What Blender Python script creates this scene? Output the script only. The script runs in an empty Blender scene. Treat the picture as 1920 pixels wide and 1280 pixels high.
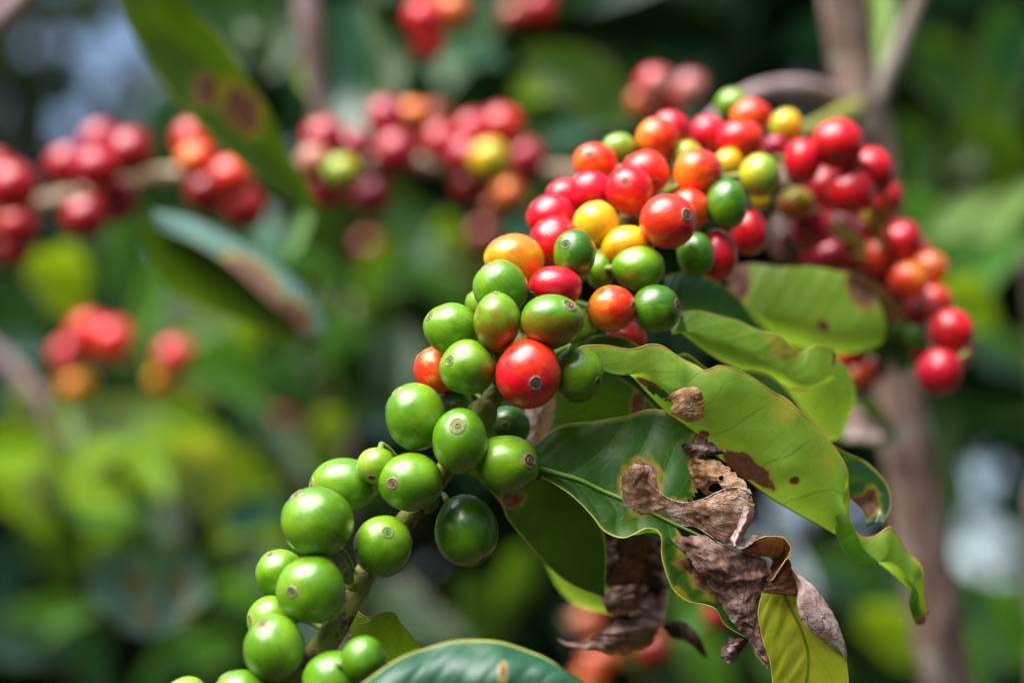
import bpy, math, random
import numpy as np
from mathutils import Vector, noise as mnoise

R = math.radians
random.seed(7)
rng = np.random.default_rng(7)
scn = bpy.context.scene
COL = scn.collection

# ------------------------------------------------------------------ camera
CAM = np.array([0.0, 0.0, 1.35])
PITCH = R(11.0)
LENS = 70.0
FOCUS = 0.4655
cd = bpy.data.cameras.new('camera')
cam = bpy.data.objects.new('camera', cd)
COL.objects.link(cam)
cam.location = CAM
cam.rotation_euler = (R(90) + PITCH, 0, 0)
cd.lens = LENS
cd.sensor_width = 36.0
cd.clip_start = 0.01
cd.clip_end = 500.0
cd.dof.use_dof = True
cd.dof.focus_distance = FOCUS
cd.dof.aperture_fstop = 4.9
scn.camera = cam

# ------------------------------------------------------------------ sky and sun
SUN = np.array([-0.38, -0.36, 0.85]); SUN = SUN / np.linalg.norm(SUN)
w = bpy.data.worlds.new('World'); scn.world = w; w.use_nodes = True
nt = w.node_tree
bg = nt.nodes['Background']
sky = nt.nodes.new('ShaderNodeTexSky'); sky.sky_type = 'NISHITA'; sky.sun_disc = False
sky.sun_elevation = math.asin(SUN[2]); sky.sun_rotation = math.atan2(SUN[0], SUN[1])
sky.air_density = 1.0; sky.dust_density = 2.2; sky.ozone_density = 1.0
nt.links.new(sky.outputs[0], bg.inputs[0]); bg.inputs[1].default_value = 0.05
ld = bpy.data.lights.new('sun', 'SUN'); ld.energy = 2.4; ld.angle = R(60); ld.color = (1.0, 0.99, 0.97)
lo = bpy.data.objects.new('sun', ld); COL.objects.link(lo)
lo.rotation_euler = Vector(-SUN).to_track_quat('-Z', 'Y').to_euler()
lo.location = (0, 0, 6)

scn.render.engine = 'CYCLES'
scn.cycles.use_denoising = True
scn.cycles.max_bounces = 6
scn.cycles.diffuse_bounces = 3
scn.cycles.transmission_bounces = 6
scn.cycles.sample_clamp_indirect = 4.0
scn.view_settings.view_transform = 'Standard'
scn.view_settings.look = 'None'
scn.view_settings.gamma = 1.0
scn.view_settings.use_curve_mapping = False
scn.view_settings.exposure = 2.15

# ------------------------------------------------------------------ helpers
K = 36.0 / LENS / 1920.0
FWD = np.array([0, math.cos(PITCH), math.sin(PITCH)])
UP = np.array([0, -math.sin(PITCH), math.cos(PITCH)])
RGT = np.array([1.0, 0, 0])

def P(px, py, d):
    px = np.asarray(px, float)[..., None]; py = np.asarray(py, float)[..., None]; d = np.asarray(d, float)[..., None]
    return CAM + d * (FWD + (px - 960) * K * RGT - (py - 640) * K * UP)

def tag(o, label=None, cat=None, group=None, kind=None):
    if label: o['label'] = label
    if cat: o['category'] = cat
    if group: o['group'] = group
    if kind: o['kind'] = kind
    return o

def empty(name, loc):
    o = bpy.data.objects.new(name, None); COL.objects.link(o); o.location = loc; o.empty_display_size = 0.01
    return o

def mesh_obj(name, verts, faces, mat, parent=None, attrs=None, smooth=True, origin=None):
    verts = np.asarray(verts, float)
    if origin is None: origin = verts.mean(axis=0)
    me = bpy.data.meshes.new(name)
    me.from_pydata((verts - origin).tolist(), [], faces)
    if smooth: me.polygons.foreach_set('use_smooth', [True] * len(me.polygons))
    for k, v in (attrs or {}).items():
        v = np.asarray(v, np.float32)
        if v.ndim == 2:
            a = me.attributes.new(k, 'FLOAT_VECTOR', 'POINT'); a.data.foreach_set('vector', v.ravel())
        else:
            a = me.attributes.new(k, 'FLOAT', 'POINT'); a.data.foreach_set('value', v)
    me.materials.append(mat)
    me.update()
    o = bpy.data.objects.new(name, me); COL.objects.link(o)
    if parent is not None:
        o.parent = parent
        o.location = origin - np.array(parent_world(parent))
    else:
        o.location = origin
    return o

def parent_world(o):
    p = np.zeros(3)
    while o is not None:
        p = p + np.array(o.location); o = o.parent
    return p

def catmull(pts, n):
    """pts (m, k) -> (n, k) by Catmull-Rom through the points."""
    pts = np.asarray(pts, float); m = len(pts)
    if m == 2:
        t = np.linspace(0, 1, n)[:, None]; return pts[0] * (1 - t) + pts[1] * t
    ext = np.concatenate([(2 * pts[0] - pts[1])[None], pts, (2 * pts[-1] - pts[-2])[None]])
    t = np.linspace(0, m - 1, n); i = np.minimum(t.astype(int), m - 2); f = (t - i)
    f = f.reshape((-1,) + (1,) * (pts.ndim - 1))
    p0, p1, p2, p3 = ext[i], ext[i + 1], ext[i + 2], ext[i + 3]
    return 0.5 * (2 * p1 + (p2 - p0) * f + (2 * p0 - 5 * p1 + 4 * p2 - p3) * f ** 2 + (3 * p1 - p0 - 3 * p2 + p3) * f ** 3)

def N3(v): return mnoise.noise(Vector(v))
def FB(v, oct=3):
    s = 0; a = 1.0; v = Vector(v)
    for _ in range(oct):
        s += a * mnoise.noise(v); v = v * 2.03; a *= 0.5
    return s

def tube(name, path, radii, mat, parent=None, seg=10, n=None, wob=0.0, cap=True, **kw):
    path = np.asarray(path, float); radii = np.asarray(radii, float)
    n = n or max(6, len(path) * 6)
    pr = catmull(np.hstack([path, radii[:, None]]), n); pts = pr[:, :3]; rad = pr[:, 3]
    tg = np.gradient(pts, axis=0); tg /= np.linalg.norm(tg, axis=1)[:, None] + 1e-12
    ref = np.array([0.31, -0.9, 0.29])
    V = []; F = []; al = []
    for i in range(n):
        a = np.cross(tg[i], ref); a /= np.linalg.norm(a); b = np.cross(tg[i], a)
        for j in range(seg):
            th = 2 * math.pi * j / seg
            r = rad[i]
            if wob: r *= 1 + wob * FB((math.cos(th) * 1.3 + pts[i][0] * 60, math.sin(th) * 1.3 + pts[i][1] * 60, pts[i][2] * 60), 2)
            V.append(pts[i] + r * (math.cos(th) * a + math.sin(th) * b))
    for i in range(n - 1):
        for j in range(seg):
            F.append((i * seg + j, i * seg + (j + 1) % seg, (i + 1) * seg + (j + 1) % seg, (i + 1) * seg + j))
    if cap:
        F.append(tuple(reversed(range(seg)))); F.append(tuple(range((n - 1) * seg, n * seg)))
    return mesh_obj(name, V, F, mat, parent, **kw)

# ------------------------------------------------------------------ materials
class NT:
    def __init__(s, name):
        s.m = bpy.data.materials.new(name); s.m.use_nodes = True; s.t = s.m.node_tree
        s.t.nodes.clear(); s.out = s.t.nodes.new('ShaderNodeOutputMaterial')
    def n(s, typ, inputs=None, **props):
        nd = s.t.nodes.new('ShaderNode' + typ)
        for k, v in props.items(): setattr(nd, k, v)
        for k, v in (inputs or {}).items():
            sk = nd.inputs[k]
            if isinstance(v, bpy.types.NodeSocket): s.t.links.new(v, sk)
            elif isinstance(v, tuple) and len(v) == 3 and sk.type == 'RGBA': sk.default_value = (*v, 1)
            else: sk.default_value = v
        return nd
    def math(s, op, a, b=0.0, c=None, clamp=False):
        d = {0: a, 1: b}
        if c is not None: d[2] = c
        return s.n('Math', d, operation=op, use_clamp=clamp).outputs[0]
    def mix(s, f, a, b, blend='MIX'):
        nd = s.n('Mix', {0: f, 6: a, 7: b}, data_type='RGBA', blend_type=blend); return nd.outputs[2]
    def attr(s, name, typ='GEOMETRY'):
        return s.n('Attribute', attribute_name=name, attribute_type=typ)
    def ss(s, x, lo, hi):
        return s.n('MapRange', {0: x, 1: lo, 2: hi, 3: 0.0, 4: 1.0}, interpolation_type='SMOOTHSTEP').outputs[0]
    def noise(s, vec, scale, detail=3.0, rough=0.5):
        return s.n('TexNoise', {'Vector': vec, 'Scale': scale, 'Detail': detail, 'Roughness': rough}).outputs[0]
    def ramp(s, f, stops):
        nd = s.n('ValToRGB', {0: f}); e = nd.color_ramp.elements
        while len(e) < len(stops): e.new(0.5)
        for i, (p, c) in enumerate(stops): e[i].position = p; e[i].color = (*c, 1)
        return nd.outputs[0]
    def bump(s, h, strength, dist):
        return s.n('Bump', {'Height': h, 'Strength': strength, 'Distance': dist}).outputs[0]
    def done(s, shader):
        s.t.links.new(shader, s.out.inputs[0]); return s.m

def make_berry_mat():
    m = NT('cherry_skin')
    ca = m.attr('col_a', 'OBJECT').outputs[1]; cb = m.attr('col_b', 'OBJECT').outputs[1]
    bp = m.attr('bp').outputs[1]; st = m.attr('streak').outputs[1]; ripe = m.attr('ripe').outputs[2]
    ns = m.noise(bp, 2.2, 4.0); sk = m.noise(st, 3.0, 5.0, 0.6)
    f = m.math('ADD', ripe, m.math('MULTIPLY', m.math('SUBTRACT', ns, 0.5), 1.6))
    f = m.math('ADD', f, m.math('MULTIPLY', m.math('SUBTRACT', sk, 0.5), 0.45))
    f = m.ss(f, 0.2, 0.8)
    c = m.mix(f, ca, cb)
    fine = m.noise(bp, 26.0, 5.0, 0.65)
    c = m.mix(m.math('MULTIPLY', m.ss(sk, 0.35, 0.75), 0.35), c, m.mix(0.5, c, (1, 1, 1), 'MULTIPLY'), 'MIX')
    hs = m.n('HueSaturation', {'Color': c, 'Value': m.math('ADD', 0.70, m.math('ADD', m.math('MULTIPLY', sk, 0.28), m.math('MULTIPLY', fine, 0.30)))}).outputs[0]
    # dark freckles and pale specks
    vo = m.n('TexVoronoi', {'Vector': bp, 'Scale': 9.0}); vd = vo.outputs[0]
    gate = m.ss(m.noise(bp, 3.1, 2.0), 0.56, 0.60)
    speck = m.math('MULTIPLY', m.math('LESS_THAN', vd, 0.075), gate)
    c2 = m.mix(speck, hs, (0.75, 0.78, 0.70))
    v2 = m.n('TexVoronoi', {'Vector': st, 'Scale': 5.0}).outputs[0]
    fr = m.math('MULTIPLY', m.math('LESS_THAN', v2, 0.05), 0.45)
    c2 = m.mix(fr, c2, (0.08, 0.05, 0.02))
    # scuffed, slightly brown shoulder round the calyx
    th = m.attr('theta').outputs[2]
    sh = m.math('MULTIPLY', m.math('SUBTRACT', 1.0, m.ss(th, 0.27, 0.5)), m.ss(sk, 0.40, 0.62))
    c2 = m.mix(m.math('MULTIPLY', sh, 0.22), c2, (0.42, 0.33, 0.16))
    bl = m.math('MULTIPLY', m.ss(m.noise(bp, 1.7, 5.0, 0.65), 0.62, 0.70), m.ss(fine, 0.42, 0.58))
    c2 = m.mix(m.math('MULTIPLY', bl, 0.28), c2, (0.34, 0.24, 0.10))
    rough = m.math('ADD', 0.18, m.math('MULTIPLY', sk, 0.20))
    hgt = m.math('ADD', m.math('MULTIPLY', sk, 0.6), m.math('MULTIPLY', fine, 0.4))
    b = m.n('BsdfPrincipled', {'Base Color': c2, 'Roughness': rough, 'Subsurface Weight': 0.15, 'Subsurface Scale': 0.0022,
        'Subsurface Radius': (1.0, 0.6, 0.25), 'Specular IOR Level': 0.55, 'Coat Weight': 0.3, 'Coat Roughness': 0.15,
        'Normal': m.bump(hgt, 0.22, 0.0006)})
    return m.done(b.outputs[0])

def make_calyx_mat():
    m = NT('cherry_calyx')
    th = m.attr('theta').outputs[2]; bp = m.attr('bp').outputs[1]; ca = m.attr('col_a', 'OBJECT').outputs[1]
    th = m.math('ADD', th, m.math('MULTIPLY', m.math('SUBTRACT', m.noise(bp, 7.0, 4.0, 0.6), 0.5), 0.11))
    br = m.attr('brown', 'OBJECT').outputs[2]
    ns = m.noise(bp, 22.0, 5.0, 0.7)
    base = m.mix(br, ca, m.ramp(ns, [(0.3, (0.07, 0.03, 0.02)), (0.52, (0.20, 0.085, 0.055)), (0.75, (0.42, 0.27, 0.21))]))
    ring = m.math('MULTIPLY', m.math('MULTIPLY', m.ss(th, 0.215, 0.235), m.math('SUBTRACT', 1.0, m.ss(th, 0.25, 0.27))), m.ss(m.noise(bp, 9.0, 2.0), 0.42, 0.60))
    c = m.mix(m.math('MULTIPLY', ring, 0.8), base, (0.60, 0.48, 0.34))
    rim = m.math('MULTIPLY', m.ss(th, 0.175, 0.20), m.math('SUBTRACT', 1.0, m.ss(th, 0.215, 0.232)))
    c = m.mix(m.math('MULTIPLY', rim, 0.55), c, (0.05, 0.035, 0.015))
    dark = m.math('SUBTRACT', 1.0, m.ss(th, 0.03, 0.06))
    groove = m.math('MULTIPLY', m.ss(th, 0.085, 0.10), m.math('SUBTRACT', 1.0, m.ss(th, 0.12, 0.15)))
    c = m.mix(m.math('MAXIMUM', m.math('MULTIPLY', dark, 0.9), m.math('MULTIPLY', groove, 0.65)), c, (0.035, 0.022, 0.012))
    b = m.n('BsdfPrincipled', {'Base Color': c, 'Roughness': 0.55, 'Normal': m.bump(ns, 0.5, 0.0005)})
    return m.done(b.outputs[0])

def make_leaf_mat(name, top, under, trans, tfac=0.35, rough=0.3, vein=(0.14, 0.24, 0.05), vein_dark=0.0, edge=(0.42, 0.42, 0.06), nlat=9.0, veins=1.0, blotch=(0.2, 0.24, 0.02), spec=0.5):
    m = NT(name)
    u = m.attr('vu').outputs[2]; v = m.attr('vv').outputs[2]; dry = m.attr('dry').outputs[2]
    pos = m.n('TexCoord').outputs[3]
    back = m.n('NewGeometry').outputs[6]
    av = m.math('ABSOLUTE', v)
    n1 = m.noise(pos, 55.0, 4.0); n2 = m.noise(pos, 260.0, 5.0, 0.6); n3 = m.noise(pos, 900.0, 3.0)
    base = m.mix(back, top, under)
    base = m.mix(m.math('MULTIPLY', m.ss(n1, 0.5, 0.72), 0.5), base, blotch)
    base = m.n('HueSaturation', {'Color': base, 'Value': m.math('ADD', 0.72, m.math('MULTIPLY', n2, 0.56))}).outputs[0]
    # lateral veins that leave the midrib at an angle and curve forward
    ph = m.math('SUBTRACT', m.math('MULTIPLY', u, nlat), m.math('MULTIPLY', m.math('POWER', av, 1.25), 1.9))
    ph = m.math('ADD', ph, m.math('MULTIPLY', m.math('SUBTRACT', n1, 0.5), 0.35))
    ph = m.math('ADD', ph, m.math('MULTIPLY', m.math('GREATER_THAN', v, 0.0), 0.42))
    fr = m.math('ABSOLUTE', m.math('SUBTRACT', m.math('FRACT', ph), 0.5))
    lat = m.math('SUBTRACT', 1.0, m.ss(fr, 0.008, 0.030))
    lat = m.math('MULTIPLY', lat, m.math('SUBTRACT', 1.0, m.ss(av, 0.70, 0.95)))
    pil = m.ss(fr, 0.0, 0.35)
    vor = m.n('TexVoronoi', {'Vector': m.n('VectorMath', {0: pos, 1: m.n('VectorMath', {0: m.n('TexNoise', {'Vector': pos, 'Scale': 160.0}).outputs[1], 1: (0.004, 0.004, 0.004)}, operation='MULTIPLY').outputs[0]}, operation='ADD').outputs[0], 'Scale': 170.0}, feature='DISTANCE_TO_EDGE').outputs[0]
    net = m.math('MULTIPLY', m.math('SUBTRACT', 1.0, m.ss(vor, 0.015, 0.06)), 0.22)
    vm = m.math('MULTIPLY', m.math('MAXIMUM', lat, net), veins)
    vcol = m.mix(vein_dark, vein, m.mix(0.45, base, (0.02, 0.05, 0.0)))
    c = m.mix(m.math('MULTIPLY', vm, 0.8), base, vcol)
    ed = m.ss(m.math('ADD', av, m.math('MULTIPLY', m.math('SUBTRACT', n1, 0.5), 0.10)), 0.93, 1.0)
    c = m.mix(m.math('MULTIPLY', ed, 0.75), c, edge)
    # dead tissue
    dcol = m.ramp(m.math('ADD', m.math('MULTIPLY', n2, 0.6), m.math('MULTIPLY', n3, 0.4)), [(0.30, (0.045, 0.018, 0.010)), (0.47, (0.16, 0.070, 0.035)), (0.60, (0.36, 0.19, 0.12)), (0.75, (0.50, 0.36, 0.30))])
    dm = m.ss(m.math('ADD', dry, m.math('MULTIPLY', m.math('SUBTRACT', n2, 0.5), 0.7)), 0.42, 0.58)
    halo = m.ss(m.math('ADD', dry, m.math('MULTIPLY', m.math('SUBTRACT', n2, 0.5), 0.4)), 0.12, 0.5)
    c = m.mix(m.math('MULTIPLY', halo, 0.7), c, (0.42, 0.30, 0.02))
    c = m.mix(dm, c, dcol)
    tc = m.mix(m.math('MULTIPLY', vm, 0.55), m.n('HueSaturation', {'Color': trans, 'Value': m.math('ADD', 0.65, m.math('MULTIPLY', n1, 0.7))}).outputs[0], m.mix(0.45, trans, (0.02, 0.05, 0.0)))
    tc = m.mix(m.math('MULTIPLY', ed, 0.6), tc, (0.6, 0.5, 0.05))
    tc = m.mix(m.math('MULTIPLY', halo, 0.6), tc, (0.55, 0.35, 0.03))
    tc = m.mix(dm, tc, (0.16, 0.06, 0.03))
    h = m.math('ADD', m.math('MULTIPLY', pil, 0.8), m.math('ADD', m.math('MULTIPLY', n2, 0.5), m.math('MULTIPLY', net, -0.5)))
    nor = m.bump(h, 0.30, 0.0007)
    rg = m.math('ADD', m.math('ADD', rough, m.math('MULTIPLY', back, 0.22)), m.math('MULTIPLY', m.math('SUBTRACT', n2, 0.5), 0.25))
    rg = m.math('ADD', rg, m.math('MULTIPLY', dm, 0.3))
    b = m.n('BsdfPrincipled', {'Base Color': c, 'Roughness': rg, 'Specular IOR Level': spec, 'Normal': nor})
    t = m.n('BsdfTranslucent', {'Color': tc, 'Normal': nor})
    mx = m.n('MixShader', {0: tfac, 1: b.outputs[0], 2: t.outputs[0]})
    return m.done(mx.outputs[0])

def make_dry_mat(name, ramp, trans=(0.30, 0.13, 0.05), tfac=0.18, veins=0.6):
    m = NT(name)
    pos = m.n('TexCoord').outputs[3]
    u = m.attr('vu').outputs[2]; v = m.attr('vv').outputs[2]
    n1 = m.noise(pos, 110.0, 6.0, 0.68); n2 = m.noise(pos, 420.0, 5.0, 0.65); n3 = m.noise(pos, 1600.0, 3.0, 0.6)
    f = m.math('ADD', m.math('MULTIPLY', n1, 0.72), m.math('ADD', m.math('MULTIPLY', n2, 0.20), m.math('MULTIPLY', n3, 0.08)))
    c = m.ramp(f, ramp)
    wv = m.n('VectorMath', {0: pos, 1: m.n('VectorMath', {0: m.n('TexNoise', {'Vector': pos, 'Scale': 220.0}).outputs[1], 1: (0.006, 0.006, 0.006)}, operation='MULTIPLY').outputs[0]}, operation='ADD').outputs[0]
    vor = m.n('TexVoronoi', {'Vector': wv, 'Scale': 250.0}, feature='DISTANCE_TO_EDGE').outputs[0]
    vm = m.math('MULTIPLY', m.math('SUBTRACT', 1.0, m.ss(vor, 0.0, 0.045)), m.ss(m.noise(pos, 130.0, 2.0), 0.34, 0.52))
    c = m.mix(m.math('MULTIPLY', vm, veins), c, (0.10, 0.045, 0.028))
    fib = m.noise(m.n('CombineXYZ', {0: m.math('MULTIPLY', v, 7.0), 1: m.math('ADD', m.math('MULTIPLY', u, 2.5), m.math('MULTIPLY', n1, 2.0)), 2: 0.0}).outputs[0], 2.2, 5.0, 0.65)
    c = m.n('HueSaturation', {'Color': c, 'Value': m.math('ADD', 0.55, m.math('MULTIPLY', fib, 0.95))}).outputs[0]
    dots = m.math('MULTIPLY', m.math('LESS_THAN', m.n('TexVoronoi', {'Vector': pos, 'Scale': 900.0}).outputs[0], 0.22), m.ss(n1, 0.5, 0.62))
    c = m.mix(m.math('MULTIPLY', dots, 0.7), c, (0.03, 0.018, 0.016))
    ed = m.ss(m.math('ADD', m.math('ABSOLUTE', v), m.math('MULTIPLY', m.math('SUBTRACT', n2, 0.5), 0.12)), 0.93, 0.99)
    c = m.mix(m.math('MULTIPLY', ed, 0.6), c, (0.55, 0.40, 0.28))
    hgt = m.math('ADD', m.math('ADD', m.math('MULTIPLY', n2, 1.0), m.math('MULTIPLY', fib, 1.6)), m.math('ADD', m.math('MULTIPLY', n3, 0.3), m.math('MULTIPLY', vm, 0.35)))
    nor = m.bump(hgt, 0.55, 0.0010)
    b = m.n('BsdfPrincipled', {'Base Color': c, 'Roughness': 0.62, 'Specular IOR Level': 0.35, 'Normal': nor})
    t = m.n('BsdfTranslucent', {'Color': trans, 'Normal': nor})
    return m.done(m.n('MixShader', {0: tfac, 1: b.outputs[0], 2: t.outputs[0]}).outputs[0])

def make_bark(name, ramp, scale=90.0, stretch=(1, 1, 0.3), rough=0.75):
    m = NT(name)
    pos = m.n('TexCoord').outputs[3]
    mp = m.n('Mapping', {'Vector': pos, 'Scale': stretch}).outputs[0]
    n1 = m.noise(mp, scale, 6.0, 0.6); n2 = m.noise(pos, scale * 9, 4.0, 0.6)
    c = m.ramp(m.math('ADD', m.math('MULTIPLY', n1, 0.75), m.math('MULTIPLY', n2, 0.25)), ramp)
    if name == 'trunk_bark':
        c = m.mix(m.math('MULTIPLY', m.ss(m.noise(pos, 38.0, 5.0, 0.6), 0.54, 0.62), 0.65), c, (0.34, 0.33, 0.27))
        c = m.mix(m.math('MULTIPLY', m.ss(m.noise(m.n('Mapping', {'Vector': pos, 'Location': (3, 5, 1), 'Scale': (1, 1, 0.5)}).outputs[0], 46.0, 4.0), 0.55, 0.64), 0.7), c, (0.055, 0.035, 0.025))
    b = m.n('BsdfPrincipled', {'Base Color': c, 'Roughness': rough, 'Specular IOR Level': 0.3,
        'Normal': m.bump(m.math('ADD', n1, m.math('MULTIPLY', n2, 0.5)), 0.7, 0.0012)})
    return m.done(b.outputs[0])

def make_plain(name, col, rough=0.5, var=0.4, scale=120.0):
    m = NT(name)
    pos = m.n('TexCoord').outputs[3]; n1 = m.noise(pos, scale, 4.0)
    c = m.n('HueSaturation', {'Color': col, 'Value': m.math('ADD', 1 - var / 2, m.math('MULTIPLY', n1, var))}).outputs[0]
    return m.done(m.n('BsdfPrincipled', {'Base Color': c, 'Roughness': rough, 'Normal': m.bump(n1, 0.3, 0.0005)}).outputs[0])

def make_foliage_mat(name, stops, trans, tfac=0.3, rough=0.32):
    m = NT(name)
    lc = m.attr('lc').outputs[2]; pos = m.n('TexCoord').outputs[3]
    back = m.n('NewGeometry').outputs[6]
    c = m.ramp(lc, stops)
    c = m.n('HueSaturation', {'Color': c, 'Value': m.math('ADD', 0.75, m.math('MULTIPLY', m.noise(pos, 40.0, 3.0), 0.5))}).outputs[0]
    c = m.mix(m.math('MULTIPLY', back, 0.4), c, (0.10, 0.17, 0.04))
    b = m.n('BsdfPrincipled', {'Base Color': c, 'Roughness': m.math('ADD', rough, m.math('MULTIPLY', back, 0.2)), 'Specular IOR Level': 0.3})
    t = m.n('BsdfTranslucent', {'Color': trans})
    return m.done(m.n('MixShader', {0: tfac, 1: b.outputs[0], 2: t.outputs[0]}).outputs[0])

M = {}
M['berry'] = make_berry_mat()
M['calyx'] = make_calyx_mat()
M['leaf'] = make_leaf_mat('leaf_deep_green', (0.024, 0.090, 0.008), (0.10, 0.19, 0.025), (0.26, 0.50, 0.02), 0.30, 0.42, vein=(0.10, 0.20, 0.03), blotch=(0.12, 0.20, 0.010), spec=0.25)
M['leaf_under'] = make_leaf_mat('leaf_backlit_green', (0.02, 0.085, 0.02), (0.20, 0.36, 0.030), (0.52, 0.82, 0.05), 0.48, 0.22, vein_dark=0.85, blotch=(0.36, 0.40, 0.06))
M['leaf_fresh'] = make_leaf_mat('leaf_fresh_green', (0.06, 0.18, 0.020), (0.08, 0.21, 0.025), (0.18, 0.44, 0.03), 0.35, 0.30, vein_dark=0.6, blotch=(0.10, 0.22, 0.03))
M['leaf_yellow'] = make_leaf_mat('leaf_yellowing', (0.05, 0.14, 0.02), (0.44, 0.48, 0.02), (0.92, 0.95, 0.05), 0.46, 0.32, vein_dark=0.8, blotch=(0.44, 0.46, 0.03), nlat=6.0)
M['leaf_teal'] = make_leaf_mat('leaf_blue_green', (0.012, 0.066, 0.028), (0.08, 0.17, 0.03), (0.12, 0.34, 0.04), 0.18, 0.30, vein=(0.03, 0.10, 0.04), blotch=(0.03, 0.10, 0.04))
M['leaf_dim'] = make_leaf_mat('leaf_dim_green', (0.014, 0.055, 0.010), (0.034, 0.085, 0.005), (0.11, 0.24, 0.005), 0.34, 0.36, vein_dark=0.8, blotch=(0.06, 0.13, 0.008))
M['leaf_pale'] = make_leaf_mat('leaf_pale_shiny', (0.17, 0.27, 0.05), (0.20, 0.30, 0.06), (0.36, 0.50, 0.08), 0.25, 0.16, vein_dark=0.4, blotch=(0.25, 0.34, 0.08), spec=0.8)
M['leaf_painted_sheen'] = make_leaf_mat('leaf_painted_sky_sheen', (0.12, 0.23, 0.19), (0.06, 0.12, 0.06), (0.10, 0.24, 0.08), 0.12, 0.26, vein_dark=0.4, blotch=(0.05, 0.12, 0.09), spec=0.6)  # blue-grey base colour paints a sky sheen onto these leaves
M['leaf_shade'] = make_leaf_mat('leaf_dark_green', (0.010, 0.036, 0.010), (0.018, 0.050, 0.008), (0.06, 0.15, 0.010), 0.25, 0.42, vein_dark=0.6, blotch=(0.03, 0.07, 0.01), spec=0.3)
M['leaf_soft'] = make_leaf_mat('leaf_soft_blue_green', (0.016, 0.085, 0.040), (0.08, 0.17, 0.03), (0.12, 0.34, 0.04), 0.18, 0.42, vein=(0.02, 0.09, 0.04), blotch=(0.03, 0.12, 0.05), veins=0.3)
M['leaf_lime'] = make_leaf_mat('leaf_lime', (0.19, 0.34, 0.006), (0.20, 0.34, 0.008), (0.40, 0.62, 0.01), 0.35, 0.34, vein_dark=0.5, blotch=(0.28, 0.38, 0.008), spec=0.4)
M['midrib'] = make_plain('leaf_midrib', (0.16, 0.30, 0.035), 0.4)
M['margin'] = make_plain('leaf_margin', (0.50, 0.50, 0.08), 0.4)
M['margin_rust'] = make_plain('leaf_margin_rust', (0.48, 0.30, 0.05), 0.45, 0.9, 200.0)
M['stalk'] = make_plain('cherry_stalk', (0.16, 0.24, 0.035), 0.5)
M['dry'] = make_dry_mat('withered_tan', [(0.37, (0.04, 0.020, 0.014)), (0.44, (0.19, 0.078, 0.036)), (0.50, (0.36, 0.19, 0.105)), (0.57, (0.50, 0.33, 0.24)), (0.66, (0.66, 0.52, 0.45))])
M['dry_amber'] = make_dry_mat('withered_amber', [(0.36, (0.05, 0.020, 0.010)), (0.45, (0.26, 0.115, 0.045)), (0.53, (0.50, 0.29, 0.14)), (0.66, (0.68, 0.52, 0.40))], (0.5, 0.22, 0.08), 0.3)
M['dry_mauve'] = make_dry_mat('withered_mauve', [(0.38, (0.020, 0.011, 0.012)), (0.45, (0.12, 0.052, 0.038)), (0.51, (0.29, 0.155, 0.11)), (0.58, (0.48, 0.31, 0.26)), (0.67, (0.64, 0.48, 0.45))])
M['dry_dark'] = make_dry_mat('withered_dark', [(0.40, (0.012, 0.008, 0.008)), (0.48, (0.060, 0.032, 0.022)), (0.55, (0.26, 0.16, 0.12)), (0.64, (0.55, 0.43, 0.42))], (0.12, 0.05, 0.02), 0.1)
M['dry_pink'] = make_dry_mat('withered_pink', [(0.30, (0.22, 0.11, 0.08)), (0.42, (0.52, 0.34, 0.29)), (0.55, (0.72, 0.56, 0.52)), (0.70, (0.80, 0.68, 0.66))], (0.4, 0.2, 0.1), 0.25, 0.8)
M['dry_rust'] = make_dry_mat('withered_rust', [(0.30, (0.05, 0.016, 0.008)), (0.48, (0.14, 0.050, 0.018)), (0.62, (0.26, 0.10, 0.04)), (0.80, (0.40, 0.20, 0.10))], (0.3, 0.1, 0.03), 0.25)
M['twig'] = make_bark('twig_green_bark', [(0.36, (0.050, 0.022, 0.020)), (0.44, (0.11, 0.055, 0.045)), (0.47, (0.26, 0.25, 0.035)), (0.62, (0.22, 0.26, 0.04)), (0.75, (0.34, 0.33, 0.08))], 110.0, (1, 1, 1), 0.5)
M['twig_tan'] = make_bark('twig_tan_bark', [(0.3, (0.18, 0.11, 0.07)), (0.5, (0.38, 0.27, 0.18)), (0.7, (0.52, 0.42, 0.32))], 90.0)
M['twig_mauve'] = make_bark('twig_mauve_bark', [(0.3, (0.14, 0.085, 0.08)), (0.5, (0.32, 0.22, 0.21)), (0.7, (0.46, 0.36, 0.35))], 90.0)
M['trunk'] = make_bark('trunk_bark', [(0.34, (0.07, 0.040, 0.028)), (0.46, (0.19, 0.12, 0.088)), (0.56, (0.26, 0.17, 0.13)), (0.68, (0.40, 0.30, 0.25))], 130.0, (1.0, 1.0, 0.18))
M['soil'] = make_bark('soil', [(0.3, (0.03, 0.02, 0.012)), (0.5, (0.075, 0.05, 0.03)), (0.7, (0.13, 0.09, 0.055))], 6.0, (1, 1, 1), 0.95)
M['fol_dark'] = make_foliage_mat('foliage_dark', [(0.0, (0.006, 0.020, 0.011)), (0.5, (0.010, 0.036, 0.017)), (0.85, (0.020, 0.062, 0.022)), (1.0, (0.05, 0.11, 0.02))], (0.035, 0.12, 0.02), 0.18)  # deep shade behind is partly put into this very dark leaf colour
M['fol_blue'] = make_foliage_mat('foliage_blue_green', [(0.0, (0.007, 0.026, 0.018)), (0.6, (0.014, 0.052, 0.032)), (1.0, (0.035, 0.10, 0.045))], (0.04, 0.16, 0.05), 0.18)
M['fol_lime'] = make_foliage_mat('foliage_lime', [(0.0, (0.04, 0.10, 0.015)), (0.5, (0.10, 0.20, 0.02)), (1.0, (0.22, 0.32, 0.03))], (0.42, 0.62, 0.03), 0.42)
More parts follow.
